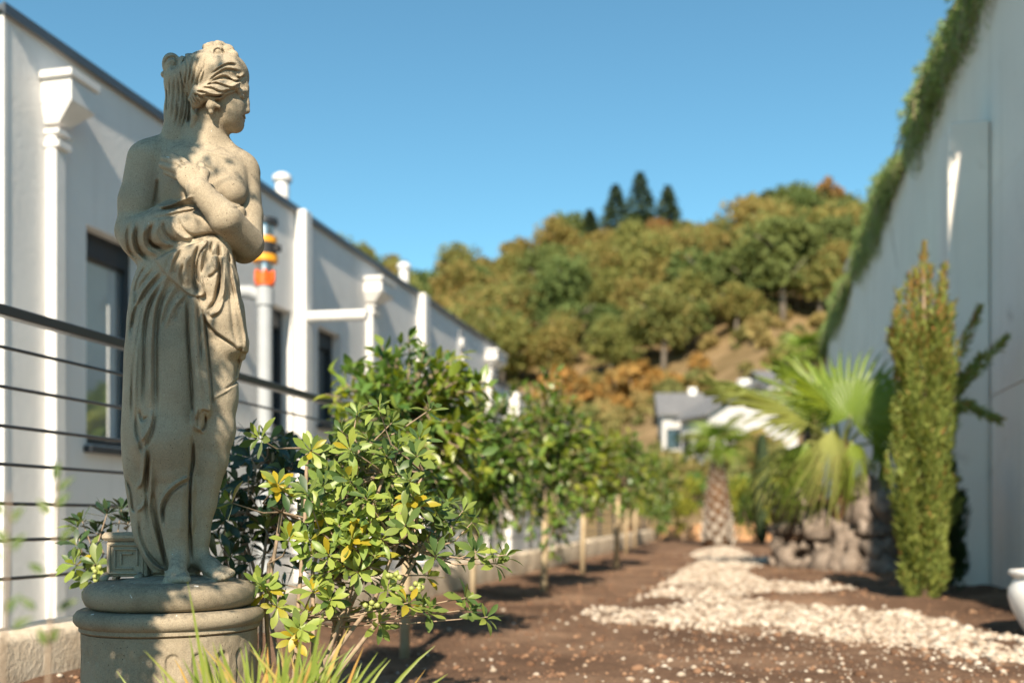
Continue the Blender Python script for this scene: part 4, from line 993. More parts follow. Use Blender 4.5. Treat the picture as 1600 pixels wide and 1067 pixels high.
# ------------------------------------------------------------------ the tall wall on the right
def right_wall():
    H = 5.12; y0, y1 = 2.0, 27.5
    t = thing('retaining_wall', 'tall grey concrete wall in shade along the right side of the garden', 'wall', (WALLX, y0, -0.1))
    ypier = on_x(1492, 500, WALLX-0.28).y; 
    MB().box((WALLX+0.012, y0, -0.1), (WALLX+0.35, y1, H-0.01)).build('core', M['concrete'], t)
    y = ypier
    while y > y0: y -= 2.2
    y += 2.2; ys_ = [y0]
    while y < y1: ys_.append(y); y += 2.2
    ys_.append(y1)
    for a, b in zip(ys_[:-1], ys_[1:]):
        if b - a < 0.1: continue
        for (za, zb) in ((-0.1, 1.62), (1.62, 3.3), (3.3, H-0.012)):
            off = random.uniform(-0.004, 0.004)
            MB().box((WALLX+off, a+0.005, za+0.004), (WALLX+0.011, b-0.005, zb-0.004), 0.0).build('panel', M['concrete'], t)
    MB().box((WALLX-0.03, y0, H), (WALLX+0.40, y1, H+0.06), 0.01).build('coping', M['concrete'], t)
    # pier standing out of the wall
    zp = at(1490, 191, ypier*CS - (WALLX-0.28)*SN).z
    MB().box((WALLX-0.33, ypier, -0.1), (WALLX-0.006, ypier+0.45, zp), 0.012).build('pier', M['concrete'], t)
    # dark handrail on the coping
    MB().tube([(WALLX+0.05, y0, H+0.62), (WALLX+0.05, y1, H+0.62)], 0.022, 10).build('handrail', M['frame'], t)
    y = y0+0.5
    while y < y1:
        MB().tube([(WALLX+0.05, y, H+0.06), (WALLX+0.05, y, H+0.60)], 0.014, 8).build('rail_post', M['frame'], t); y += 1.6
    for k in range(1, 4): MB().tube([(WALLX+0.05, y0, H+0.06+k*0.135), (WALLX+0.05, y1, H+0.06+k*0.135)], 0.006, 6).build('rail_wire', M['frame'], t)
    return H
WALLH = right_wall()
def upper_terrace():
    MB().box((WALLX+0.36, 2.0, -0.1), (WALLX+12, 27.4, WALLH-0.02)).build('upper_terrace', M['concrete'])['kind'] = 'structure'
upper_terrace()
def pergola():
    p = Vector((WALLX+0.8, 24.0, WALLH)); t = thing('pergola_frame', 'small white slatted frame standing on top of the right wall', 'frame', p)
    z0 = WALLH+0.055; zt = 5.92; y = 21.0; xa, xb = WALLX+0.12, WALLX+0.34
    t.location = (xa, y, z0)
    for yy in (y, y+1.5):
        for x in (xa, xb+0.6): MB().box((x, yy, z0 if x < WALLX+0.35 else z0), (x+0.07, yy+0.07, zt), 0.004).build('post', M['white'], t)
    MB().box((xa-0.05, y-0.05, zt+0.002), (xb+0.75, y+1.62, zt+0.08), 0.005).build('top_beam', M['white'], t)
    for k in range(5): MB().box((xa+0.072, y+0.02, z0+0.15+k*0.12), (xb+0.598, y+0.045, z0+0.21+k*0.12), 0.003).build('slat', M['white'], t)
pergola()
# ------------------------------------------------------------------ woods on the hill
M['oak'] = leafmat('autumn_oak_leaves', [(0.135,0.165,0.05),(0.22,0.21,0.06),(0.16,0.185,0.055),(0.27,0.225,0.068),(0.26,0.19,0.065),(0.22,0.23,0.07),(0.14,0.165,0.055),(0.29,0.215,0.072)], 0.8, 0.38, 0.2, whole=True)
M['oak_green'] = leafmat('green_oak_leaves', [(0.075,0.115,0.038),(0.11,0.15,0.045),(0.14,0.165,0.05),(0.09,0.125,0.045)], 0.8, 0.3, 0.2, whole=True)
M['oak_rust'] = leafmat('rust_oak_leaves', [(0.24,0.14,0.05),(0.29,0.17,0.06),(0.19,0.13,0.05)], 0.7, 0.3, 0.2)
M['conifer'] = leafmat('conifer_needles', [(0.035,0.058,0.030),(0.058,0.085,0.038),(0.048,0.07,0.040)], 0.6, 0.1, 0.2)
M['amber'] = leafmat('amber_shrub', [(0.34,0.18,0.05),(0.40,0.24,0.07),(0.27,0.18,0.06),(0.22,0.17,0.06)], 0.7, 0.35, 0.2)
M['straw'] = leafmat('straw_grass', [(0.34,0.25,0.10),(0.26,0.21,0.08),(0.15,0.16,0.055),(0.20,0.19,0.07)], 0.8, 0.3, 0.1, whole=True)
M['ygreen'] = leafmat('yellow_green_shrub', [(0.20,0.24,0.035),(0.30,0.28,0.04),(0.13,0.18,0.03)], 0.6, 0.35, 0.2)
def crown_frames(nblob, per, rad, size, squash=0.8, seed=0, bottom=-0.35):
    g = np.random.default_rng(seed); c = g.normal(size=(nblob, 3)); c /= np.linalg.norm(c, axis=1)[:, None]; c *= (rad*0.62*g.random(nblob)**0.4)[:, None]; c[:, 2] = np.maximum(c[:, 2]*squash, bottom*rad)
    br = rad*g.uniform(0.16, 0.48, nblob); P = []; D = []
    for i in range(nblob):
        d = g.normal(size=(per, 3)); d /= np.linalg.norm(d, axis=1)[:, None]; d[:, 2] = np.where(d[:, 2] < -0.55, -d[:, 2], d[:, 2])
        P.append(c[i] + d*br[i]*(g.random(per)**0.35)[:, None]); D.append(d)
    P = np.concatenate(P); D = np.concatenate(D); n = len(P)
    ax = unit(D*0.4 + g.normal(size=(n, 3))*0.7 + [0, 0, 0.2]); return frames(P, ax, unit(D + g.normal(size=(n, 3))*0.45), size*g.uniform(0.6, 1.4, n))
def broad_tree(name, label, cat, mat, seed, h, rad, base, group=None, nblob=17, per=85, size=0.55):
    t = thing(name, label, cat, base, group); g = random.Random(seed); b = Vector(base); mb = MB(); top = b + Vector((0, 0, h - rad*0.8))
    mb.tube([b - Vector((0,0,0.6)), b + Vector((g.uniform(-.15,.15), g.uniform(-.15,.15), h*0.3)), top], [h*0.032, h*0.024, h*0.010], 8)
    for k in range(5):
        a = k*1.3 + g.random(); st = b + Vector((0, 0, h*(0.28 + 0.07*k))); mb.tube([st, st + Vector((math.cos(a)*rad*0.35, math.sin(a)*rad*0.35, h*0.12)), st + Vector((math.cos(a)*rad*0.7, math.sin(a)*rad*0.7, h*0.2))], [h*0.012, h*0.008, h*0.003], 6)
    mb.build('trunk', M['bark_grey'], t, True)
    T = crown_frames(nblob, per, rad, size, 1.0, seed, -0.75); T[:, :3, 3] += np.array(b) + [0, 0, h - rad*1.0]
    foliage('crown', T, CARD, [mat], t, smooth=False, kind=None); return t
def place(px, d):
    rt = (px-800)/F*d; x, y = CS*rt - SN*d, SN*rt + CS*d; return Vector((x, y, float(hill_z(np.array(x), np.array(y)))))
def woods():
    labs = (('autumn oak at the lower edge of the hillside wood', 'oaks along the foot of the wood'), ('olive and brown autumn oak in the middle of the hillside wood', 'oaks of the hillside wood'), ('autumn oak on the skyline of the wooded hill', 'oaks on the ridge'))
    zone = lambda p: (lambda d: 0 if d < 124 else (1 if d < 192 else 2))(-SN*p.x + CS*p.y)
    g = random.Random(5); spots = []
    for k in range(9000):
        px = g.uniform(520, 1420); d = 112 + 95*g.random()**1.05; p = place(px, d)
        if px > 1330 and d < 150 and g.random() < 0.5: continue
        if all((p.xy - q.xy).length > (4.2 if d < 128 else 5.6) for q in spots): spots.append(p)
        if len(spots) >= 290: break
    protos = []
    for i, p in enumerate(spots):
        if i < 7:
            o = broad_tree('oak_tree', labs[zone(p)][0], 'tree', M['oak_green' if i in (2, 5) else 'oak'], 100+i, 8.6 + 0.4*i, 4.3 + 0.12*i, p, labs[zone(p)][1], nblob=30, per=100, size=0.36); protos.append(o)
        else:
            s = g.uniform(0.62, 1.25); o = copy_tree(protos[i % 7], p, (s*g.uniform(.9,1.15), s*g.uniform(.9,1.15), s*g.uniform(.85,1.15)), g.uniform(0, 6.28), labs[zone(p)][0]); o['group'] = labs[zone(p)][1]
woods()
def conifers():
    for px, topy, d, h, lab in ((1000, 268, 196, 13.5, 'tallest dark conifer on the hilltop, between two shorter ones'), (962, 288, 198, 11.5, 'dark conifer on the hilltop just left of the tallest one'), (1043, 290, 200, 11, 'dark narrow conifer on the hilltop just right of the tallest one'), (921, 326, 199, 7.5, 'smallest dark conifer on the hilltop, leftmost of the four')):
        p = place(px, d); zt = at(px, topy, d).z; h = max(h, zt - p.z); t = thing('conifer_tree', lab, 'tree', p)
        MB().tube([p - Vector((0,0,0.5)), p + Vector((0,0,h*0.97))], [0.22, 0.03], 8).build('trunk', M['bark_grey'], t, True)
        n = 2600; u = RNG.random(n)**0.75; a = RNG.random(n)*6.283; zz = h*(0.12 + 0.88*(1-u)); lay = 0.5 + 0.5*np.abs(np.sin(zz*3.2 + 0.6*np.sin(a*3))); r = h*0.36*(u**0.8)*lay*RNG.random(n)**0.4
        P = np.array(p) + np.stack([r*np.cos(a), r*np.sin(a), zz - r*0.25], 1); D = np.stack([np.cos(a), np.sin(a), -0.25+0*a], 1) + RNG.normal(size=(n,3))*0.35
        foliage('crown', frames(P, D, RNG.normal(size=(n,3))*0.5 + [0,0,1], 0.75, 0.36), CARD, [M['conifer']], t, smooth=False, kind=None)
conifers()
def special_trees():
    for px, topy, d, mat, rad, lab in ((1290, 270, 190, 'oak_rust', 4.2, 'thin brownish bare-twigged tree standing above the ridge near the right wall'), (1200, 290, 196, 'conifer', 4.0, 'dark green round tree on the ridge left of the brownish one'), (1168, 318, 165, 'oak_rust', 3.2, 'rust coloured tree in the upper wood under the dip of the ridge'), (1030, 330, 188, 'oak_rust', 3.4, 'rust coloured tree just below the hilltop conifers'), (1300, 430, 118, 'oak_rust', 2.8, 'rust coloured tree at the wood edge beside the right wall')):
        p = place(px, d); h = max(at(px, topy, d).z - p.z, 6.0) if d > 180 else 7.5
        broad_tree('ridge_tree', lab, 'tree', M[mat], int(px), h, rad, p, None, 14, 60 if mat == 'oak_rust' else 90, 0.5)
    side = broad_tree('leafy_tree', 'fresh green tree rising behind the planted top of the right wall', 'tree', M['ygreen'], 77, 9.5, 3.2, place(1372, 105), None, 14, 80, 0.45)
special_trees()
def amber_shrubs():
    g = random.Random(3); pr = None
    spots = [(858, 104, 2.2), (880, 108, 2.6), (908, 106, 1.8), (940, 104, 1.4), (975, 106, 2.4), (1000, 103, 2.6), (1025, 100, 1.6), (1052, 98, 1.3), (845, 98, 1.8), (1090, 104, 1.4), (968, 96, 1.3), (900, 97, 1.3)]
    for i, (px, d, r) in enumerate(spots):
        p = place(px, d)
        if pr is None:
            pr = thing('amber_shrub', 'amber autumn shrub on the dry slope at the foot of the wood', 'shrub', p, 'amber shrubs below the wood')
            T = crown_frames(10, 60, 1.0, 0.24, 0.8, 4); T[:, :3, 3] += np.array(p) + [0, 0, 0.7]; foliage('foliage', T, CARD, [M['amber']], pr, smooth=False, kind=None)
            m_ = MB()
            for k in range(5): m_.tube([p - Vector((0,0,.2)), p + Vector((0.5*math.cos(k*1.3), 0.5*math.sin(k*1.3), 0.8))], [0.04, 0.015], 5)
            m_.build('stems', M['bark_grey'], pr); pr.scale = (r,)*3
        else: copy_tree(pr, p, r, g.uniform(0, 6))
    # low dry scrub on the slope
    pr = None
    for i in range(230):
        px = g.uniform(700, 1420); d = g.uniform(46, 116); p = place(px, d); r = g.uniform(0.5, 1.7)
        if pr is None:
            pr = thing('dry_scrub', 'small straw and green scrub bush on the dry slope', 'shrub', p, 'scrub bushes on the dry slope')
            T = crown_frames(9, 50, 1.0, 0.30, 0.6, 9); T[:, :3, 3] += np.array(p) + [0, 0, 0.35]; foliage('foliage', T, CARD, [M['straw']], pr, smooth=False, kind=None); pr.scale = (r,)*3
        else: copy_tree(pr, p, r, g.uniform(0, 6))
amber_shrubs()

# ------------------------------------------------------------------ houses on the lower slope
M['house_wall'] = surf('house_wall_paint', (0.44,0.43,0.42), (0.52,0.51,0.50), 1.5, 0.9, 0.2, 10, 0.02)
M['roof'] = surf('slate_roof', (0.11,0.11,0.115), (0.18,0.178,0.18), 3, 0.7, 0.4, 8, 0.05)
def house(label, pxl, pxr, py_top, d, depth, ridge, rot=0.0, roofm='roof', gable_side=True):
    a, b = (pxl-800)/F*d, (pxr-800)/F*d; w = b-a; c = place((pxl+pxr)/2, d + depth/2); z0 = min(place(pxl, d).z, place(pxr, d).z); zt = at(800, py_top, d).z
    t = thing('white_house', label, 'house', Vector((c.x, c.y, z0-0.8)))
    # local frame: +x right across the view, +y away; turned with the slope
    R3 = Matrix.Rotation(YAW + rot, 4, 'Z'); t.rotation_euler = (0, 0, YAW + rot)
    def part(nm, mb, mat, par): o = bpy.data.objects.new(nm, mb.data(nm, M[mat])); link(o, par); return o
    H = zt - z0 + 0.8; mb = MB(); mb.box((-w/2, -depth/2, 0), (w/2, depth/2, H))
    mb.add([(-w/2, -depth/2, H), (w/2, -depth/2, H), (w/2, depth/2, H), (-w/2, depth/2, H), (-w/2, 0, H+ridge), (w/2, 0, H+ridge)], [(0,4,3), (1,2,5)]) ; part('wall', mb, 'house_wall', t)
    e = 0.35; k = ridge/(depth/2); rf = MB()
    for sg in (-1, 1):
        y = sg*(depth/2+e); z = H - e*k
        rf.add([(-w/2-e, y, z+0.02), (w/2+e, y, z+0.02), (w/2+e, 0, H+ridge+0.02), (-w/2-e, 0, H+ridge+0.02), (-w/2-e, y, z+0.17), (w/2+e, y, z+0.17), (w/2+e, 0, H+ridge+0.17), (-w/2-e, 0, H+ridge+0.17)], [(0,1,2,3), (4,5,6,7), (0,1,5,4), (1,2,6,5), (3,0,4,7)])
    ro = part('roof', rf, roofm, t)
    part('chimney', MB().box((w*0.12, -0.35, H+ridge-0.4), (w*0.12+0.5, 0.3, H+ridge+0.45), 0.02), 'white', ro)
    n = max(2, int(w/2.2))
    for i in range(n):
        x = -w/2 + w*(i+0.5)/n; z1 = 0.8 + 1.0; win = part('window', MB().box((x-0.5, -depth/2-0.05, z1), (x+0.5, -depth/2+0.02, z1+1.3)), 'frame', t)
        part('pane', MB().box((x-0.42, -depth/2-0.062, z1+0.08), (x-0.03, -depth/2-0.052, z1+1.22)).box((x+0.03, -depth/2-0.062, z1+0.08), (x+0.42, -depth/2-0.052, z1+1.22)), 'glass', win)
        part('sill', MB().box((x-0.58, -depth/2-0.12, z1-0.08), (x+0.58, -depth/2-0.003, z1-0.004)), 'white', win)
    return t
house('white house with a dark slate roof on the slope behind the small palm', 1030, 1104, 646, 62, 6.0, 1.5, -0.1)
house('white house to the right of the slate-roofed one, half behind the fan palm', 1108, 1200, 645, 57, 6.0, 1.8, -1.25)
house('small white house with dark roof highest up the slope by the right wall', 1178, 1262, 598, 78, 6.0, 1.2, 0.1)

# ------------------------------------------------------------------ end of the garden: hedge shrubs, low wooden fence
def end_planting():
    g = random.Random(9)
    L = ['yellow-green shrub at the garden end, left of the small palm', 'low green shrub at the garden end behind the young trees', 'yellow shrub just right of the small palm trunk', 'green shrub between the small palm and the dark cypress', 'yellow-green shrub beside the stone bank at the garden end', 'bright green shrub leftmost in the end planting']
    for i, (px, py_top, d, r, m_) in enumerate([(1068, 735, 26, 0.75, 'ygreen'), (1028, 752, 24.5, 0.62, 'oak'), (1150, 735, 25, 0.75, 'ygreen'), (1178, 745, 23, 0.55, 'oak'), (1222, 742, 21, 0.55, 'ygreen'), (1000, 745, 27, 0.65, 'ygreen')]):
        p = at(px, 800, d); p.z = 0.0; t = thing('garden_shrub', L[i], 'shrub', p); z = at(px, py_top, d).z
        T = crown_frames(12, 110, r, 0.10, 1.0, 50+i, -0.6); s = z/(1.75*r); T[:, 2, 3] *= s; T[:, :3, 3] += np.array(p) + [0, 0, z*0.5]
        foliage('foliage', T, ELLI, [M[m_] if m_ != 'oak' else M['citrus']], t, kind='stuff')
        m2 = MB()
        for k in range(5): m2.tube([p, p + Vector((0.3*math.cos(k*1.26), 0.3*math.sin(k*1.26), z*0.5))], [0.02, 0.008], 5)
        m2.build('stems', M['bark'], t)
    p = at(1190, 800, 22.5); p.z = 0; t = thing('dark_cypress', 'slim dark cypress at the garden end beside the stone bank', 'tree', p); h = at(1190, 690, 22.5).z
    MB().tube([p, p + Vector((0,0,h*0.9))], [0.05, 0.01], 6).build('trunk', M['bark'], t)
    n = 2600; u = RNG.random(n); a = RNG.random(n)*6.283; r = 0.17*np.sin(np.pi*np.clip(u*0.93+0.07, 0, 1))**0.6*RNG.random(n)**0.3
    P = np.array(p) + np.stack([r*np.cos(a), r*np.sin(a), 0.05 + u*h], 1); foliage('crown', frames(P, np.stack([np.cos(a)*.4, np.sin(a)*.4, 1+0*a], 1), np.stack([np.cos(a), np.sin(a), 0*a], 1), 0.14, 0.05), CARD, [M['conifer']], t, smooth=False, kind='stuff')
    # fence of low boards
    a, b = at(985, 800, 28.0), at(1240, 800, 27.0); t = thing('board_fence', 'low orange-brown wooden board fence closing the end of the garden', 'fence', Vector((a.x, a.y, 0)))
    M['board'] = surf('weathered_board', (0.36,0.19,0.09), (0.50,0.29,0.15), 5, 0.8, 0.3, 30, 0.01)
    n = 28
    for i in range(n):
        p = a.lerp(b, i/(n-1)); h = 0.42 + 0.05*g.random(); MB().box((p.x-0.07, p.y-0.015, -0.1), (p.x+0.07, p.y+0.015, h), 0.004).build('board', M['board'], t)
    MB().tube([Vector((a.x, a.y+0.04, 0.3)), Vector((b.x, b.y+0.04, 0.3))], 0.025, 6).build('rail', M['board'], t)

# ------------------------------------------------------------------ young citrus trees in a row
M['citrus'] = leafmat('citrus_leaves', [(0.055,0.115,0.024),(0.10,0.18,0.034),(0.16,0.235,0.040),(0.075,0.14,0.030),(0.22,0.275,0.048)], 0.34, 0.30, 0.55)
M['citrus_yel'] = leafmat('citrus_fresh_leaves', [(0.15,0.22,0.03),(0.24,0.29,0.04),(0.30,0.32,0.05)], 0.32, 0.4, 0.5)
end_planting()
def citrus(label, base_px, base_py, crown, shoots, leaf, single, yel=0.18, seed=1, trunk_r=0.02, depth=None):
    """crown = (px left, px right, py top, py bottom)"""
    p = on_ground(base_px, base_py); d = p.y*CS - p.x*SN
    p.z = float(soil_z(np.array(p.x), np.array(p.y))) - 0.01
    t = thing('young_citrus_tree', label, 'tree', p, 'row of young citrus trees'); g = np.random.default_rng(seed)
    c = np.array(at((crown[0]+crown[1])/2, (crown[2]+crown[3])/2, d)); rx = (crown[1]-crown[0])/2/F*d; rz = (crown[3]-crown[2])/2/F*d; R3 = np.array([rx, rx*0.85, rz])
    mb = MB(); top = Vector(c); k = p + Vector((0.01, 0, (top.z-p.z)*0.5))
    mb.tube([p, k, top + Vector((0,0,rz*0.4))], [trunk_r*1.1, trunk_r, trunk_r*0.35], 10); mb.build('trunk', M['pale_trunk'], t, True)
    br = MB(); P = []; D = []; Nn = []; S = []; Y = []
    for i in range(shoots):
        e = unit(g.normal(size=3) + [0, 0, 0.15]); r0 = 0.15 + 0.35*g.random(); r1 = 0.62 + 0.45*g.random(); a = c + e*R3*r0*[0.5, 0.5, 0.8]; b = c + e*R3*r1; b[2] = max(b[2], p.z + 0.25)
        m_ = (a+b)/2 + g.normal(size=3)*0.02 + [0, 0, 0.03]; br.tube([Vector(c*0.75 + a*0.25), Vector(a), Vector(m_), Vector(b)], [0.006, 0.005, 0.004, 0.002], 5, False)
        n = int(9 + 5*g.random()); fresh = g.random() < yel; roll = g.random()*6
        for j in range(n):
            u = 0.15 + 0.85*(j+0.5)/n; q = (1-u)**2*a + 2*u*(1-u)*m_ + u*u*b; tg = unit(b - a); sd = unit(np.cross(tg, g.normal(size=3))); 
            dr = unit(tg*(0.35 + 0.5*u) + sd*0.9 + [0, 0, -0.25 + 0.45*u]); P.append(q); D.append(dr); Nn.append(unit(np.array([0, 0, 1.0]) + g.normal(size=3)*0.45 + tg*0.3)); S.append(leaf*g.uniform(0.65, 1.2)); Y.append(1 if fresh and u > 0.35 else 0)
    br.build('branches', M['twig'], t)
    T = frames(P, D, Nn, np.array(S)); split_leaves('leaf', T, ELLI, [M['citrus'], M['citrus_yel']], t, Y, single) if single else foliage('foliage', T, ELLI, [M['citrus'], M['citrus_yel']], t, Y)
    return t
citrus('nearest young citrus tree, its big crown rising behind the pittosporum bush', 632, 1022, (486, 785, 535, 825), 230, 0.080, 290, 0.28, 21, 0.022)
citrus('second young citrus tree of the row, between the big crown and the third tree', 738, 952, (650, 850, 595, 868), 220, 0.085, 200, 0.15, 22, 0.020)
citrus('third young citrus tree with a thick pale trunk and a tall upright shoot', 850, 925, (772, 936, 585, 866), 210, 0.088, 200, 0.20, 23, 0.030)
citrus('fourth young citrus tree with light green crown and slightly leaning thin trunk', 910, 898, (852, 976, 655, 812), 190, 0.09, 0, 0.65, 24, 0.028)
citrus('fifth young citrus tree with a straight thick pale trunk', 963, 888, (914, 1022, 668, 810), 160, 0.09, 0, 0.35, 25, 0.036)
citrus('sixth young citrus tree, just right of the thick straight trunk', 978, 868, (950, 1028, 682, 808), 110, 0.10, 0, 0.2, 26, 0.030)
citrus('seventh young citrus tree, small behind the sixth', 992, 858, (982, 1045, 698, 805), 100, 0.10, 0, 0.2, 27, 0.030)
citrus('last young citrus tree at the far end of the row', 1013, 848, (1002, 1068, 708, 806), 100, 0.11, 0, 0.3, 28, 0.034)

# ------------------------------------------------------------------ cypress, pot, palms and the stone bank on the right
M['cypress'] = leafmat('cypress_scales', [(0.12,0.17,0.04),(0.21,0.255,0.06),(0.30,0.33,0.085),(0.15,0.19,0.055)], 0.6, 0.35, 0.25)
M['cypress_tip'] = leafmat('cypress_brown_tips', [(0.34,0.17,0.06),(0.26,0.17,0.05),(0.22,0.19,0.05)], 0.7, 0.25, 0.2)
M['cypress_shaded'] = leafmat('shaded_cypress_scales', [(0.03,0.05,0.018),(0.045,0.07,0.022)], 0.6, 0.15, 0.2)  # cypress colour darkened to stand for its shaded side
def plume(P, D, Nn, S, Y, a, b, r, n, g, tip=0.1):
    a = np.array(a, float); b = np.array(b, float); ax = b - a; L_ = np.linalg.norm(ax); ax /= L_
    u = g.random(n)**0.9; s1 = unit(np.cross(ax, [0.3, 0.7, 0.1])); s2 = np.cross(ax, s1); an = g.random(n)*6.283; bend = np.array([0, 0, 1.0])*(u**2)[:, None]*L_*0.06
    rad = r*(np.sin(np.pi*(0.12 + 0.86*u))**0.7)*g.random(n)**0.5; ro = s1*np.cos(an)[:, None] + s2*np.sin(an)[:, None]
    P.append(a + ax*(u*L_)[:, None] + ro*rad[:, None] + bend); D.append(ax*0.9 + ro*0.55 + g.normal(size=(n, 3))*0.2); Nn.append(ro + g.normal(size=(n, 3))*0.3); S.append(g.uniform(0.6, 1.3, n)); Y.append((g.random(n) < tip*(0.3 + 1.4*u)).astype(int))
def cypress():
    p = on_ground(1447, 938); d = p.y*CS - p.x*SN; t = thing('cypress_tree', 'feathery yellow-green cypress with brown tips in front of the right wall', 'tree', p); g = np.random.default_rng(3)
    A = lambda px, py, dd=0.0: at(px, py, d + dd)
    MB().tube([p - Vector((0,0,0.05)), A(1447, 700), A(1443, 430)], [0.045, 0.03, 0.006], 8).build('trunk', M['bark'], t, True)
    P, D, Nn, S, Y = [], [], [], [], []
    edges = [(930, 1408, 1482), (880, 1392, 1494), (800, 1396, 1490), (700, 1390, 1486), (600, 1390, 1490), (520, 1396, 1484), (460, 1412, 1478), (415, 1425, 1468)]
    ey = [e[0] for e in edges][::-1]; el = [e[1] for e in edges][::-1]; er = [e[2] for e in edges][::-1]
    for i in range(125):
        py = g.uniform(565, 945); l, r = np.interp(py, ey, el), np.interp(py, ey, er); c = (l+r)/2; w = (r-l)/2; a = g.random()*6.283; q = np.sqrt(g.random())*0.8
        px = c + w*q*np.cos(a); dd = w/F*d*q*np.sin(a); ln_ = g.uniform(45, 150); px2 = c + w*min(1.2, q+g.uniform(.1, .55))*np.cos(a)
        plume(P, D, Nn, S, Y, A(px*0.7 + c*0.3, py, dd*0.7), A(px2, py-ln_, dd*1.3), g.uniform(.025, .065), 230, g, 0.05 if py > 640 else 0.22)
    for (x0, y0, x1, y1, r, n, tp) in [(1445, 540, 1443, 392, .045, 420, .4), (1430, 560, 1420, 440, .05, 320, .35), (1462, 560, 1476, 425, .05, 320, .35), (1415, 600, 1404, 490, .05, 300, .3), (1450, 560, 1453, 420, .04, 300, .35), (1436, 560, 1431, 432, .04, 300, .4),
                                 (1475, 600, 1532, 486, .04, 340, .3), (1482, 620, 1572, 535, .045, 380, .1), (1490, 625, 1530, 560, .045, 260, .15), (1484, 640, 1515, 632, .05, 200, .15), (1512, 632, 1562, 660, .035, 240, .05), (1478, 660, 1500, 590, .05, 240, .1)]:
        plume(P, D, Nn, S, Y, A(x0, y0, .0), A(x1, y1, .05), r, n, g, tp)
    P, D, Nn, S, Y = (np.concatenate(q) for q in (P, D, Nn, S, Y))
    foliage('foliage', frames(P, D, Nn, 0.052*S, 0.017*S), NEED, [M['cypress'], M['cypress_tip']], t, Y, smooth=False)
    # the cypress's shaded side, added as a separate plant in darker colour
    p2 = on_ground(1478, 928); d2 = p2.y*CS - p2.x*SN; t = thing('cypress_shaded_side', 'shaded side of the cypress towards the right wall, added as a small darker plant', 'shrub', p2); P, D, Nn, S, Y = [], [], [], [], []
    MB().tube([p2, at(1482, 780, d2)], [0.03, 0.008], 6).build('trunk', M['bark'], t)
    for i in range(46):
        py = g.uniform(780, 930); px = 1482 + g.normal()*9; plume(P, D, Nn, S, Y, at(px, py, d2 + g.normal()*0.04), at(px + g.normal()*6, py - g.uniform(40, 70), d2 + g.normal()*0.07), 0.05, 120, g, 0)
    P, D, Nn, S, Y = (np.concatenate(q) for q in (P, D, Nn, S, Y)); foliage('foliage', frames(P, D, Nn, 0.055*S, 0.018*S), NEED, [M['cypress_shaded']], t, smooth=False)
cypress()
def pot():
    p = on_ground(1643, 990); p.z = float(soil_z(np.array(p.x), np.array(p.y))) - 0.015; t = thing('garden_pot', 'white glazed round-bellied pot cut by the right edge of the picture', 'pot', p)
    z = lambda py: at(1643, py, p.y*CS - p.x*SN).z; r = 62/F*(p.y*CS - p.x*SN); zt = z(891) - p.z
    prof = [(0.02, 0.0), (r*0.55, 0.0), (r*0.60, zt*0.05), (r*0.74, zt*0.2), (r*0.92, zt*0.42), (r*1.0, zt*0.6), (r*0.99, zt*0.72), (r*0.90, zt*0.83), (r*0.85, zt*0.87), (r*0.87, zt*0.905), (r*0.97, zt*0.93), (r*1.0, zt*0.965), (r*0.97, zt*1.0), (r*0.90, zt*1.0), (r*0.84, zt*0.95), (r*0.82, zt*0.88), (0.02, zt*0.86)]
    m_ = MB(); m_.lathe(prof[:8], 40, p); M['glaze'] = plain('white_glaze', (0.72, 0.71, 0.70), 0.28); autosmooth(m_.build('body', M['glaze'], t), 60)
    m_ = MB(); m_.lathe(prof[7:15], 40, p); autosmooth(m_.build('lip', M['glaze'], t), 60)
    m_ = MB(); m_.lathe([(0.02, zt*0.90), (r*0.835, zt*0.90), (r*0.83, zt*0.86), (0.02, zt*0.855)], 40, p); m_.build('soil', M['soil'], t)
pot()
M['palm'] = leafmat('palm_frond', [(0.13,0.20,0.035),(0.19,0.27,0.045),(0.25,0.31,0.06)], 0.38, 0.4, 0.45, whole=True)
M['palm_old'] = leafmat('old_palm_frond', [(0.26,0.31,0.085),(0.34,0.36,0.12),(0.24,0.29,0.07)], 0.5, 0.35, 0.4, whole=True)
M['fibre'] = surf('palm_fibre', (0.06,0.033,0.018), (0.17,0.095,0.05), 14, 0.95, 0.9, 60, 0.02)
M['boot'] = surf('palm_leaf_base', (0.30,0.26,0.215), (0.52,0.46,0.39), 9, 0.9, 0.6, 50, 0.01)
def frond_mesh(seed, segs=30, spread=125, split=0.45, droop=0.35):
    g = np.random.default_rng(seed); v = []; f = []
    for i in range(segs):
        a = R(-spread + 2*spread*i/(segs-1)); L_ = (1 - 0.30*(abs(a)/R(spread))**2)*g.uniform(0.93, 1.05); da = R(spread)/segs*1.02
        for k, (u, w) in enumerate(((0.03, 1.0), (split, 1.0), (0.78, 0.45), (1.0, 0.03))):
            r = u*L_; z = -droop*u**2.4*(0.6 + 0.8*g.random() if k > 1 else 0.8) + 0.03*(1 if k else 0); h = da*r*w if k != 0 else da*r
            ca, sa = math.sin(a), math.cos(a)
            for sgn, up in ((-1, 0.0), (0, 0.035*min(1, u*2)), (1, 0.0)): v.append((r*ca + sgn*h*sa, r*sa - sgn*h*ca, z - up))
        b = i*12
        for k in range(3):
            q = b + 3*k; f += [(q, q+1, q+4, q+3), (q+1, q+2, q+5, q+4)]
    return np.array(v, np.float32), np.array(f, np.int32)
FR = [frond_mesh(1), frond_mesh(2, 28, 110, 0.4, 0.5), frond_mesh(3, 26, 60, 0.35, 0.25), frond_mesh(4, 24, 45, 0.3, 0.9)]
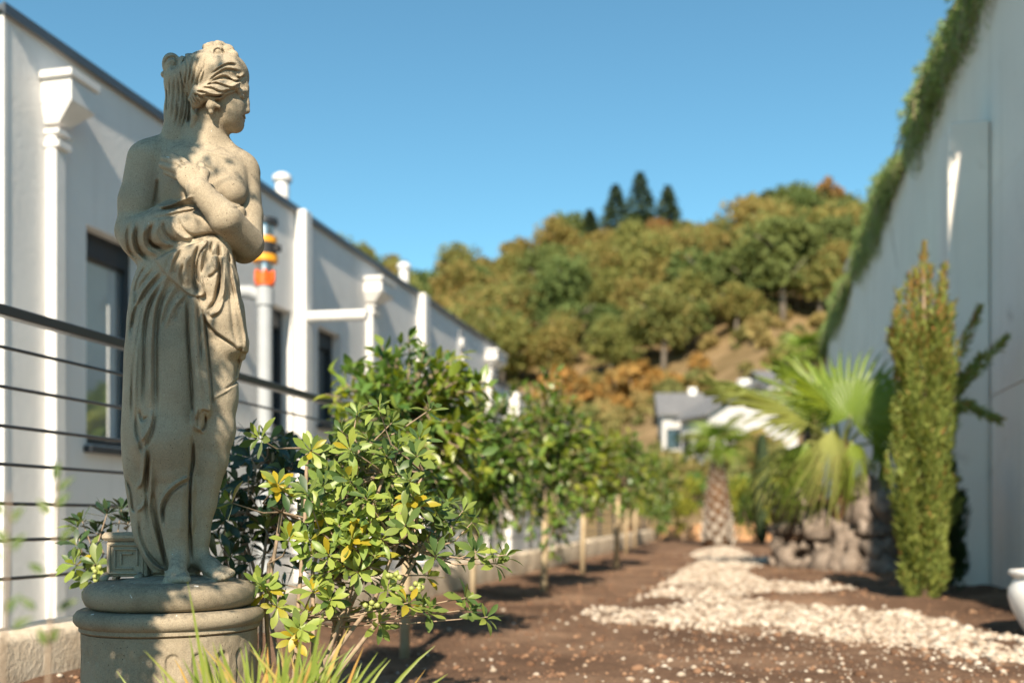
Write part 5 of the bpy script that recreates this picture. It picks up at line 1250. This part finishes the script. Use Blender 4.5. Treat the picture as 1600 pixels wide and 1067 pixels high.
def frond(t, start, hub, axis, nrm, L_, k=0, mat='palm'):
    T = frames([np.array(hub)], [np.array(axis)], [np.array(nrm)], [L_])[0]; v, f = FR[k]
    vv = v @ T[:3, :3].T + T[:3, 3]; o = put('frond', meshdata('frond', vv, f, [M[mat]], False), t)
    s, h = Vector(start), Vector(hub); mid = (s+h)/2 + Vector((0, 0, 0.06*(h-s).length)); e = h + Vector(unit(np.array(axis)))*L_*0.06
    MB().tube([s, mid, h, e], [0.020*L_ + 0.006, 0.016*L_ + 0.004, 0.012*L_ + 0.003, 0.004], 6).build('petiole', M['palm_old'], o)
CAMV = np.array([math.sin(YAW), -math.cos(YAW), 0.0]); CAMR = np.array([CS, SN, 0.0])
def img_dir(dx, dy, toward=0.0): return unit(CAMR*dx + np.array([0, 0, -1.0])*dy + CAMV*toward)
def fan_palm():
    d = 11.8; A = lambda px, py, dd=0: at(px, py, d + dd); base = A(1318, 884); base.z = 0.0
    t = thing('fan_palm', 'large fan palm with drooping fronds growing from the stone bank', 'palm', base)
    mb = MB(); mb.tube([base - Vector((0,0,.05)), A(1318, 800), A(1316, 735), A(1314, 690)], [0.15, 0.13, 0.12, 0.08], 14); mb.build('trunk', M['fibre'], t, True)
    for i in range(26):
        a = i*2.4; z = 0.25 + i*0.028; rr = 0.12 - 0.05*(i/26); q = Vector((base.x, base.y, 0)) + Vector((rr*math.cos(a), rr*math.sin(a), z)); MB().tube([q, q + Vector((0.05*math.cos(a), 0.05*math.sin(a), 0.14))], [0.045, 0.018], 5).build('leaf_base', M['fibre'], t)
    st = A(1314, 705); px = lambda n: n/F*d
    S = [((1262, 662, -.25), (-130, -75, .45), (0.2, .4, 1), 175, 2, 'palm_old'), ((1328, 652, -.35), (22, -95, .25), (-.25, .75, .45), 108, 0, 'palm'), ((1300, 672, -.55), (-12, 100, .25), (0, 1, .35), 128, 3, 'palm_old'), ((1262, 690, -.3), (-45, 85, .2), (-.2, .9, .4), 110, 3, 'palm'),
         ((1278, 640, .1), (-35, -85, .1), (.2, .8, .3), 105, 1, 'palm'), ((1368, 655, -.1), (70, -45, .2), (.3, .7, .6), 115, 0, 'palm'), ((1366, 692, -.15), (45, 80, .2), (.3, .8, .5), 112, 3, 'palm'), ((1345, 640, .35), (40, -80, -.4), (0, .5, .8), 115, 1, 'palm'),
         ((1330, 690, -.45), (25, 90, .35), (.1, 1, .4), 95, 3, 'palm'), ((1300, 630, .4), (-10, -90, -.5), (0, .6, .6), 110, 0, 'palm'),
         ((1236, 700, .0), (-70, 55, .3), (-.2, .8, .6), 88, 3, 'palm_old'), ((1300, 640, -.1), (-95, -95, .5), (.4, .5, .8), 120, 2, 'palm')]
    for (hx, hy, dd), (dx, dy, tw), nr, L_, k, m_ in S:
        n = unit(CAMR*nr[0] + CAMV*nr[1] + np.array([0, 0, nr[2]])); frond(t, st, A(hx, hy, dd), img_dir(dx, dy, tw*100), n, px(L_*1.0), k, m_)
    for i in range(3):   # dead brown skirt
        a = i*0.9; q = Vector((base.x + 0.15*math.cos(a), base.y + 0.15*math.sin(a), A(0, 745).z)); frond(t, q, q + Vector((0.22*math.cos(a), 0.22*math.sin(a), -0.2)), np.array([0.35*math.cos(a), 0.35*math.sin(a), -1]), np.array([math.cos(a), math.sin(a), .3]), 0.40, 3, 'deadfrond')
M['deadfrond'] = leafmat('dead_palm_frond', [(0.22,0.12,0.055),(0.33,0.21,0.11)], 0.8, 0.2, 0.2, whole=True)
fan_palm()
def small_palm(label, px, py_base, py_top, d, rt, crown_l, trunk_top_r, lean=0.0, nfr=11):
    base = at(px, py_base, d); base.z = max(0.0, 0.0); top = at(px + lean, py_top, d); t = thing('palm_tree', label, 'palm', base); h = top.z - base.z
    MB().tube([base - Vector((0,0,.05)), base.lerp(top, .5), top], [rt*0.9, rt*0.75, trunk_top_r], 12).build('trunk', M['fibre'], t, True)
    m_ = MB(); m_.add([(-.5,0,0),(.5,0,0),(.32,-.35,.9),(-.32,-.35,.9),(-.4,.25,0),(.4,.25,0),(.25,-.1,.95),(-.25,-.1,.95)], [(0,1,2,3),(4,7,6,5),(0,3,7,4),(1,5,6,2),(3,2,6,7)]); me = m_.data('leaf_base', M['boot'])
    n = 90; 
    for i in range(n):
        u = i/n; a = i*2.39996; r = (rt*(1-u) + trunk_top_r*u)*0.93; q = base.lerp(top, 0.02 + 0.9*u); o = bpy.data.objects.new('leaf_base', me); COL.objects.link(o); o.parent = t
        o.matrix_local = Matrix.Translation(-t.location) @ Matrix.Translation(q + Vector((r*math.cos(a), r*math.sin(a), 0))) @ Matrix.Rotation(a + math.pi/2, 4, 'Z') @ Matrix.Scale(0.15*(rt/0.3)*(1-0.3*u), 4)
    for i in range(nfr):
        a = i*2.39996; el = 1.35 - 1.45*(i/nfr); dr = np.array([math.cos(a)*math.cos(el), math.sin(a)*math.cos(el), math.sin(el)]); hub = np.array(top) + dr*crown_l*0.55 + [0, 0, 0.05]
        frond(t, top, hub, dr + np.array([0, 0, -0.35]), np.array([-dr[0]*math.sin(el), -dr[1]*math.sin(el), math.cos(el) + .25]), crown_l, 0 if i % 2 else 1, 'palm' if i % 4 else 'palm_old')
small_palm('small palm with a thick patterned grey trunk at the garden end', 1121, 850, 706, 21.5, 0.36, 0.60, 0.11)
small_palm('palm crown showing beside the far end of the right wall', 1262, 846, 560, 25.5, 0.16, 0.62, 0.12, -2, 9)
M['rock'] = stone_mat('bank_rock', (0.09,0.07,0.055), (0.19,0.15,0.12), (0.36,0.30,0.25), False, 0.25)
def stone_bank():
    base = on_ground(1300, 888); t = thing('stone_bank', 'bank of rough piled boulders at the foot of the fan palm', 'boulders', base); g = random.Random(2)
    sh = [meshdata('boulder', *rock_shape(30+k, 2 if k % 2 else 1, 0.8, 0.55), [M['rock']], False) for k in range(6)]
    for row in range(5):
        for i in range(9):
            u = (i + 0.5*(row % 2) + g.uniform(-.2, .2))/9; px = 1205 + 190*u; d = 12.3 - 1.5*u; p = at(px, 800, d + row*0.12); s = g.choice((0.09, 0.13, 0.16, 0.21))*g.uniform(.85, 1.15)
            p.z = 0.07 + row*0.205 + g.uniform(-.03, .03)
            if row == 4 and i in (3, 4, 5): continue
            o = bpy.data.objects.new('boulder', g.choice(sh)); COL.objects.link(o); o.parent = t
            o.matrix_local = Matrix.Translation(p - t.location) @ Matrix.Rotation(g.uniform(0, 6.28), 4, 'Z') @ Matrix.Rotation(g.uniform(-.5, .5), 4, 'X') @ Matrix.Diagonal((s*g.uniform(.9, 1.3), s, s*g.uniform(.85, 1.25), 1))
    # earth held by the bank
    m_ = MB(); pts = [at(1205, 800, 12.9), at(1395, 800, 11.4)]; q = [Vector((WALLX-0.02, pts[1].y, 0)), Vector((WALLX-0.02, pts[0].y, 0))]
    v = [(p.x, p.y, -0.1) for p in (*pts, *q)] + [(p.x, p.y, 0.85) for p in (*pts, *q)]; m_.add(v, [(0,1,5,4),(1,2,6,5),(2,3,7,6),(3,0,4,7),(4,5,6,7)]); m_.build('earth_fill', M['soil'], t)
stone_bank()
def slope_shrubs():
    for px, d, r, lab in ((1092, 47, 1.1, 'green shrub in front of the slate-roofed house on the slope'), (1165, 44, 1.2, 'green shrub in front of the gabled white house, behind the small palm'), (1208, 42, 1.0, 'green shrub on the slope right of the gabled house')):
        p = place(px, d); t = thing('slope_shrub', lab, 'shrub', p); T = crown_frames(12, 90, r, 0.20, 1.0, int(px), -0.7); T[:, :3, 3] += np.array(p) + [0, 0, r*0.8]
        foliage('foliage', T, ELLI, [M['citrus']], t, kind='stuff'); MB().tube([p - Vector((0,0,.2)), p + Vector((0,0,r))], [0.06, 0.02], 6).build('stem', M['bark'], t)
slope_shrubs()
# ------------------------------------------------------------------ rosemary trailing over the right wall
M['rosemary'] = leafmat('rosemary_needles', [(0.11,0.18,0.06),(0.20,0.29,0.09),(0.31,0.38,0.13),(0.15,0.23,0.075)], 0.6, 0.35, 0.25)
def rosemary():
    n_v = 4; protos = []; g = np.random.default_rng(8); y = 7.6; k = 0
    spots = []
    while y < 27.2: spots.append(y); y += 0.92
    for k, y in enumerate(spots):
        loc = Vector((WALLX, y, WALLH+0.06))
        lab = 'trailing rosemary spilling over the top of the right wall'
        if k < n_v:
            t = thing('trailing_rosemary', lab, 'plant', loc, 'rosemary along the wall top'); P, D, Nn = [], [], []; mb = MB()
            for i in range(150):
                s = np.array([WALLX + g.uniform(-.02, .12), y + g.uniform(-.5, .5), WALLH + 0.06]); up = g.uniform(.02, .34); out = g.uniform(.05, .26); dn = g.uniform(.02, .48)*(0.5 + 0.5*math.sin(i*0.7)**2) if g.random() < .7 else g.uniform(-.26, .05)
                q1 = s + [-out*0.5, g.normal()*0.06, up]; q2 = s + [-out, g.normal()*0.10, -dn*0.5]; q3 = s + [-out*0.9, g.normal()*0.12, -dn]
                u = np.linspace(0.05, 1, 46)[:, None]; C_ = (1-u)**3*s + 3*u*(1-u)**2*q1 + 3*u*u*(1-u)*q2 + u**3*q3; tg = unit(np.gradient(C_, axis=0)); ro = unit(np.cross(tg, g.normal(size=tg.shape)))
                P.append(C_ + ro*0.012); D.append(tg*0.7 + ro*0.8); Nn.append(g.normal(size=tg.shape)); mb.tube([Vector(c) for c in C_[::9]], 0.003, 3, False)
            mb.build('stems', M['twig'], t); P, D, Nn = (np.concatenate(q) for q in (P, D, Nn))
            foliage('foliage', frames(P, D, Nn, g.uniform(.03, .058, len(P)), g.uniform(.010, .017, len(P))), NEED, [M['rosemary']], t, smooth=False, kind='stuff'); protos.append(t)
        else:
            if k in (6, 13): continue
            copy_tree(protos[int(g.integers(0, n_v))], loc + Vector((0, float(g.uniform(-.2, .2)), 0)), (float(g.uniform(.7, 1.35)), 1, float(g.uniform(.55, 1.5))))
rosemary()
# ------------------------------------------------------------------ statue on its pedestal
pedestal(); statue()

# ------------------------------------------------------------------ pittosporum bushes round the statue
M['pit'] = leafmat('pittosporum_leaves', [(0.042,0.085,0.028),(0.10,0.155,0.040),(0.18,0.225,0.052),(0.06,0.11,0.034),(0.22,0.26,0.06)], 0.40, 0.30, 0.35)
M['pit_pale'] = leafmat('pale_pittosporum_leaves', [(0.19,0.275,0.06),(0.26,0.34,0.075),(0.32,0.37,0.075)], 0.42, 0.4, 0.45)
M['pit_yel'] = leafmat('yellowing_pittosporum_leaves', [(0.40,0.32,0.03),(0.46,0.35,0.03),(0.32,0.30,0.04)], 0.4, 0.42, 0.4)
M['pit_shaded'] = leafmat('shaded_pittosporum_leaves', [(0.022,0.045,0.022),(0.035,0.062,0.028),(0.045,0.075,0.030)], 0.26, 0.18, 0.55)  # darker leaf copy, shade put into the colour of the rear rosettes
PM = [M['pit'], M['pit_pale'], M['pit_yel'], M['pit_shaded']]
M['berry'] = plain('green_capsule', (0.30, 0.33, 0.10), 0.5)
def rosette(c, axis, n, ln, g, cls, out):
    axis = unit(axis); s1 = unit(np.cross(axis, [0.31, 0.2, 0.93])); s2 = np.cross(axis, s1); a0 = g.random()*6.28
    for i in range(n):
        a = a0 + i*2.39996; u = i/max(1, n-1); el = R(88 - 58*u) + g.normal()*0.12; rd = s1*math.cos(a) + s2*math.sin(a)
        d = axis*math.cos(el) + rd*math.sin(el); nr = axis*math.sin(el) - rd*math.cos(el) + g.normal(size=3)*0.18
        k = cls
        if cls == 0 and g.random() < 0.16: k = 1
        if cls == 1 and g.random() < 0.25: k = 0 if g.random() < .6 else 2
        if cls == 2 and g.random() < 0.62: k = 1 if g.random() < .75 else 0
        if cls == 3 and g.random() < 0.10: k = 0
        out[0].append(np.array(c) - axis*0.012*(1-u) + rd*0.003); out[1].append(d); out[2].append(nr); out[3].append(ln*g.uniform(0.75, 1.15)*(1 - 0.25*u)); out[4].append(k)
def bush(label, ros, base_px, hubs, d0, single, seed, ln=0.058, fill=(), berries=(), spread=0.2, stem=0.0048):
    """ros: (px, py, class, depth offset)"""
    g = np.random.default_rng(seed); b0 = on_ground(base_px, HZ + F*EYE/d0); t = thing('pittosporum_bush', label, 'bush', Vector((b0.x, b0.y, 0)))
    out = [[], [], [], [], []]; mb = MB(); hub = []
    for (px, py, dd) in hubs:
        p = at(px, py, d0 + dd); hub.append(p); bp = b0 + Vector((g.normal()*0.05, g.normal()*0.05, -0.03))
        m_ = bp.lerp(p, 0.45) + Vector((g.normal()*0.03, g.normal()*0.03, -0.01)); m2 = bp.lerp(p, 0.75) + Vector((g.normal()*0.02, g.normal()*0.02, 0.012)); mb.tube([bp, m_, m2, p], [stem*1.5, stem*1.25, stem*1.05, stem*0.9], 7, False)
    ctr = np.mean([np.array(h) for h in hub], 0)
    for (px, py, cls, dd) in list(ros) + list(fill):
        c = at(px, py, d0 + dd); below = [h for h in hub if h.z < c.z + 0.03] or hub; h = min(below, key=lambda q: (q - c).length)
        m_ = h.lerp(c, 0.55) + Vector((g.normal()*0.012, g.normal()*0.012, -0.015)); mb.tube([h, m_, c], [stem*0.62, stem*0.42, stem*0.26], 6, False)
        ax = unit(np.array(c) - np.array(h))*0.7 + np.array([0, 0, 0.45]) + CAMV*0.35 + g.normal(size=3)*0.25
        rosette(c, ax, int(g.integers(8, 13)), ln, g, cls, out)
    mb.build('branches', M['twig'], t, True)
    T = frames(out[0], out[1], out[2], np.array(out[3])); split_leaves('leaf', T, OBOV, PM, t, out[4], single)
    for (px, py, dd) in berries:
        c = at(px, py, d0 + dd); m_ = MB()
        for k in range(6):
            q = c + Vector(g.normal(size=3)*0.009); v, f = rock_shape(60+k, 1, 1, 0.04); m_.add([tuple(np.array(q) + w_*0.0075) for w_ in v], f.tolist())
        m_.build('fruit_cluster', M['berry'], t, True)
    return t
def q7(l, cls, d=None, seed=0):
    g = random.Random(seed); return [(320 + x/1.882, 500 + y/1.882, cls, g.uniform(-.16, .14) if d is None else d) for x, y in l]
main = (q7([(510,255),(552,300),(400,325),(530,395),(565,370),(480,345),(345,430),(450,470),(470,520),(600,470),(400,455),(560,450),(640,440),(590,600),(520,560),(650,650),(680,690),(740,690),(560,640),(300,505),(620,395),(440,395)], 0, None, 1)
      + q7([(440,575),(300,640),(310,690),(250,640),(400,720),(450,740),(370,820),(210,840),(160,770),(180,790),(500,690),(540,790),(340,560),(470,640),(390,600),(520,640)], 1, -0.10, 2)
      + q7([(230,500),(215,480),(612,520),(625,545),(430,640),(365,690),(320,790),(280,905),(600,830),(265,930)], 2, -0.12, 3)
      + q7([(640,840),(665,855),(780,850),(832,872),(770,815),(700,640),(685,560),(730,600),(790,590),(862,715),(885,690),(800,680),(700,590),(760,560)], 0, -0.02, 4))
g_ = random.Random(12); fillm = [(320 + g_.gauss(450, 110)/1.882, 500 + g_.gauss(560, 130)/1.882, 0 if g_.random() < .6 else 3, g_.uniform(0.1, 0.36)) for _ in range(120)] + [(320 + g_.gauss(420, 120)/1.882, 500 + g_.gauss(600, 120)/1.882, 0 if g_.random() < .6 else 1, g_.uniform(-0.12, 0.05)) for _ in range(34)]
bush('sunlit pittosporum bush with yellow and pale green leaves right of the statue', main, 455, [(455, 965, 0), (500, 905, .05), (560, 880, -.04), (420, 880, 0), (620, 850, -.02), (655, 862, 0), (440, 800, .05), (520, 790, .08), (600, 740, .05), (665, 740, .0), (480, 700, .1), (560, 700, .1)], 2.38, 295, 31, 0.053,
     fill=fillm, berries=[(612, 905, -.1), (576, 945, -.1), (650, 915, -.05)])
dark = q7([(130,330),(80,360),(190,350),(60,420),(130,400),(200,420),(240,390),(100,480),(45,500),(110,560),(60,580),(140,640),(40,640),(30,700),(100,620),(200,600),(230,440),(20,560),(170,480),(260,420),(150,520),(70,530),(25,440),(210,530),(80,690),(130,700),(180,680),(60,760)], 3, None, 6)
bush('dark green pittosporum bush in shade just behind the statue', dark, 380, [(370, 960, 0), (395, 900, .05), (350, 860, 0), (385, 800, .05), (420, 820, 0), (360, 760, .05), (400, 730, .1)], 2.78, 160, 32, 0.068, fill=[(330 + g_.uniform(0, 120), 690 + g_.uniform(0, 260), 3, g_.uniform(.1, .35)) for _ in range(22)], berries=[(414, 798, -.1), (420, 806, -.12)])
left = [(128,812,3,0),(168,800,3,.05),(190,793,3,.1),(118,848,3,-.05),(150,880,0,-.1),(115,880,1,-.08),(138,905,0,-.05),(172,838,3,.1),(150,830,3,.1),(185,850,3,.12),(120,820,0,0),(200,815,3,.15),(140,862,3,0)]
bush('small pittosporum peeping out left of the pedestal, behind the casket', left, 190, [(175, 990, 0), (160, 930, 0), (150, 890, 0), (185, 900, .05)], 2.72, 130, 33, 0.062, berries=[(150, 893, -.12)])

# ------------------------------------------------------------------ strap-leaved grass clump in front of the pedestal
M['blade'] = leafmat('strap_blade', [(0.17,0.24,0.045),(0.24,0.30,0.06),(0.30,0.33,0.075),(0.20,0.27,0.05)], 0.4, 0.4, 0.4)
M['blade_dry'] = leafmat('dry_strap_blade', [(0.48,0.27,0.07),(0.42,0.30,0.09),(0.36,0.31,0.08)], 0.6, 0.35, 0.3)
def strap_clump():
    d = 1.72; base = on_ground(455, HZ + F*EYE/d); t = thing('strap_grass_clump', 'clump of long strap-like green blades in front of the pedestal', 'grass', Vector((base.x, base.y, 0))); g = random.Random(4)
    def blade(p0, p1, p2, w, dry):
        v = []; f = []; n = 9; prev = None
        for i in range(n):
            u = i/(n-1); p = p0*(1-u)**2 + p1*2*u*(1-u) + p2*u*u; tg = ((p1-p0)*(1-u) + (p2-p1)*u).normalized(); sd = tg.cross(Vector((math.sin(YAW), -math.cos(YAW), 0.35 + 0.8*tw))).normalized(); ww = w*(1 - 0.25*u - 0.72*u**3)
            nn = sd.cross(tg); v += [p - sd*ww + nn*ww*0.35, p, p + sd*ww + nn*ww*0.35]
        for i in range(n-1): a = 3*i; f += [(a, a+1, a+4, a+3), (a+1, a+2, a+5, a+4)]
        put('blade', meshdata('blade', v, f, [M['blade_dry' if dry else 'blade']], True), t)
    tips = [(293, 908, 0, 360), (296, 992, 0, 350), (680, 1008, 0, 470), (545, 980, 1, 455), (418, 1010, 1, 420), (505, 955, 0, 460), (475, 975, 0, 440), (383, 1003, 0, 400), (560, 1040, 0, 470), (665, 1045, 1, 500), (182, 1047, 0, 330), (250, 1045, 0, 350), (700, 1052, 0, 520), (610, 1030, 0, 480), (272, 1028, 1, 360), (520, 1010, 0, 450), (450, 1000, 0, 430), (575, 1060, 1, 480)]
    for k in range(88): tips.append((g.gauss(430, 95), 1000 + abs(g.gauss(0, 34)), g.random() < .16, g.gauss(430, 45)))
    for (tx, ty, dry, bx) in tips:
        tw = g.uniform(-1, 1); dd = g.uniform(-.12, .14); b = at(bx, HZ + F*(EYE+0.01)/(d+dd*.5), d + dd*.5); e = at(tx, ty, d + dd); m_ = b.lerp(e, 0.5); m_.z = b.z + (e.z - b.z)*g.uniform(.62, .85)
        blade(b, m_, e, g.uniform(.0046, .0078), dry)
strap_clump()
# ------------------------------------------------------------------ blurred twigs close to the lens, bottom left
def near_twigs():
    M['near_leaf'] = leafmat('near_leaf', [(0.08,0.13,0.035),(0.12,0.16,0.04),(0.06,0.10,0.03)], 0.5, 0.3, 0.3)
    Z5 = lambda x, y: (x/1.7, 440 + y/1.7)
    for lab, d, stem, leaves in [('blurred thin twig with small leaves at the left picture edge', 0.95, [(10, 1400), (8, 1000), (18, 800), (24, 560)], [(12,620,-.6),(30,640,.7),(22,700,-.4),(32,715,.5),(8,740,-.8),(20,880,.4),(35,925,.8),(5,820,-.7)]),
                                 ('blurred upright twig with narrow leaves in front of the white downpipe', 1.05, [(130, 1400), (128, 1000), (140, 780), (152, 500)], [(150,530,.1),(158,560,.5),(134,620,-.5),(160,690,.6),(118,775,-.9),(158,875,.8),(95,870,-.8),(140,960,.3),(125,965,-.3),(150,600,.6)])]:
        P = [at(*Z5(x, y), d) for x, y in stem]; b = Vector((P[0].x, P[0].y, 0)); t = thing('twig_plant', lab, 'plant', b)
        MB().tube([b] + P[1:], [0.0026, 0.002, 0.0016, 0.001], 6).build('stem', M['twig'], t, True)
        T = frames([np.array(at(*Z5(x, y), d)) for x, y, s in leaves], [img_dir(s, -0.8, 0.3) for x, y, s in leaves], [CAMV + np.array([0, 0, .6])]*len(leaves), [0.022]*len(leaves)); leaf_objects('leaf', T, ELLI, [M['near_leaf']], t)
near_twigs()
# ------------------------------------------------------------------ unseen tree out of frame, added and shaped to shade the statue's left side
def shade_tree():
    dist = 1.25; back = Vector((-SUNDIR.x, -SUNDIR.y, 0)).normalized(); rise = dist*math.tan(SUN_EL); right = Vector((CS, SN, 0)); c0 = Vector((ST_ORG.x, ST_ORG.y, 0)) + back*dist
    g = np.random.default_rng(6); b = c0 - right*0.10; t = thing('unseen_shade_tree', 'unseen slim leafy tree added to throw dappled shade over the left of the statue', 'tree', b + Vector((0, 0, -0.02)))
    mb = MB(); mb.tube([b, b + Vector((0, 0, rise+0.6)), b + Vector((0, 0, rise+1.75))], [0.028, 0.022, 0.006], 8)
    zs = [0.22, 0.36, 0.44, 0.50, 0.75, 0.85, 0.94, 1.0, 1.04, 1.10, 1.30, 1.42, 1.66, 1.80]; rs = [0.03, 0.035, 0.07, 0.11, 0.105, 0.100, 0.108, 0.090, 0.055, 0.032, 0.030, 0.056, 0.056, 0.0]; zs = [q - 0.055 for q in zs]  # crown outline follows the shade edge wanted on the statue
    P = []
    for k in range(26000):
        z = g.uniform(0.17, 1.74); x = np.interp(z, zs, rs) - 0.012 - g.uniform(0, 0.25) + g.normal()*0.003
        P.append(np.array(c0 + right*x + Vector((0, 0, rise + z))) + np.array(back)*g.uniform(-.14, .14))
    for (sx, sz, sp, n) in [(0.105, 1.60, .018, 26), (0.125, 1.545, .010, 10), (0.072, 1.385, .008, 5), (0.092, 1.365, .009, 7), (0.14, 1.35, .012, 9), (0.085, 1.14, .016, 14), (0.122, 1.11, .016, 14), (0.066, 1.22, .01, 8), (0.12, 0.80, .015, 14), (0.105, 0.70, .016, 20), (0.12, 0.60, .016, 18), (0.13, 0.50, .018, 16), (0.12, 0.42, .016, 12)]:
        sx += 0.012; sz -= 0.05; e = c0 + right*sx + Vector((0, 0, rise + sz)); mb.tube([b + Vector((0, 0, rise + sz - 0.12)), e], [0.004, 0.0015], 4, False)
        for k in range(n): P.append(np.array(e + right*g.normal()*sp + Vector((0, 0, g.normal()*sp))) + np.array(back)*g.normal()*0.03)
    mb.build('trunk', M['bark'], t, True)
    n = len(P); sz_ = np.where(np.arange(n) < 26000, g.uniform(.020, .034, n), g.uniform(.016, .028, n)); foliage('crown', frames(P, rdir(n), rdir(n), sz_), ELLI, [M['citrus']], t, kind='stuff')
shade_tree()
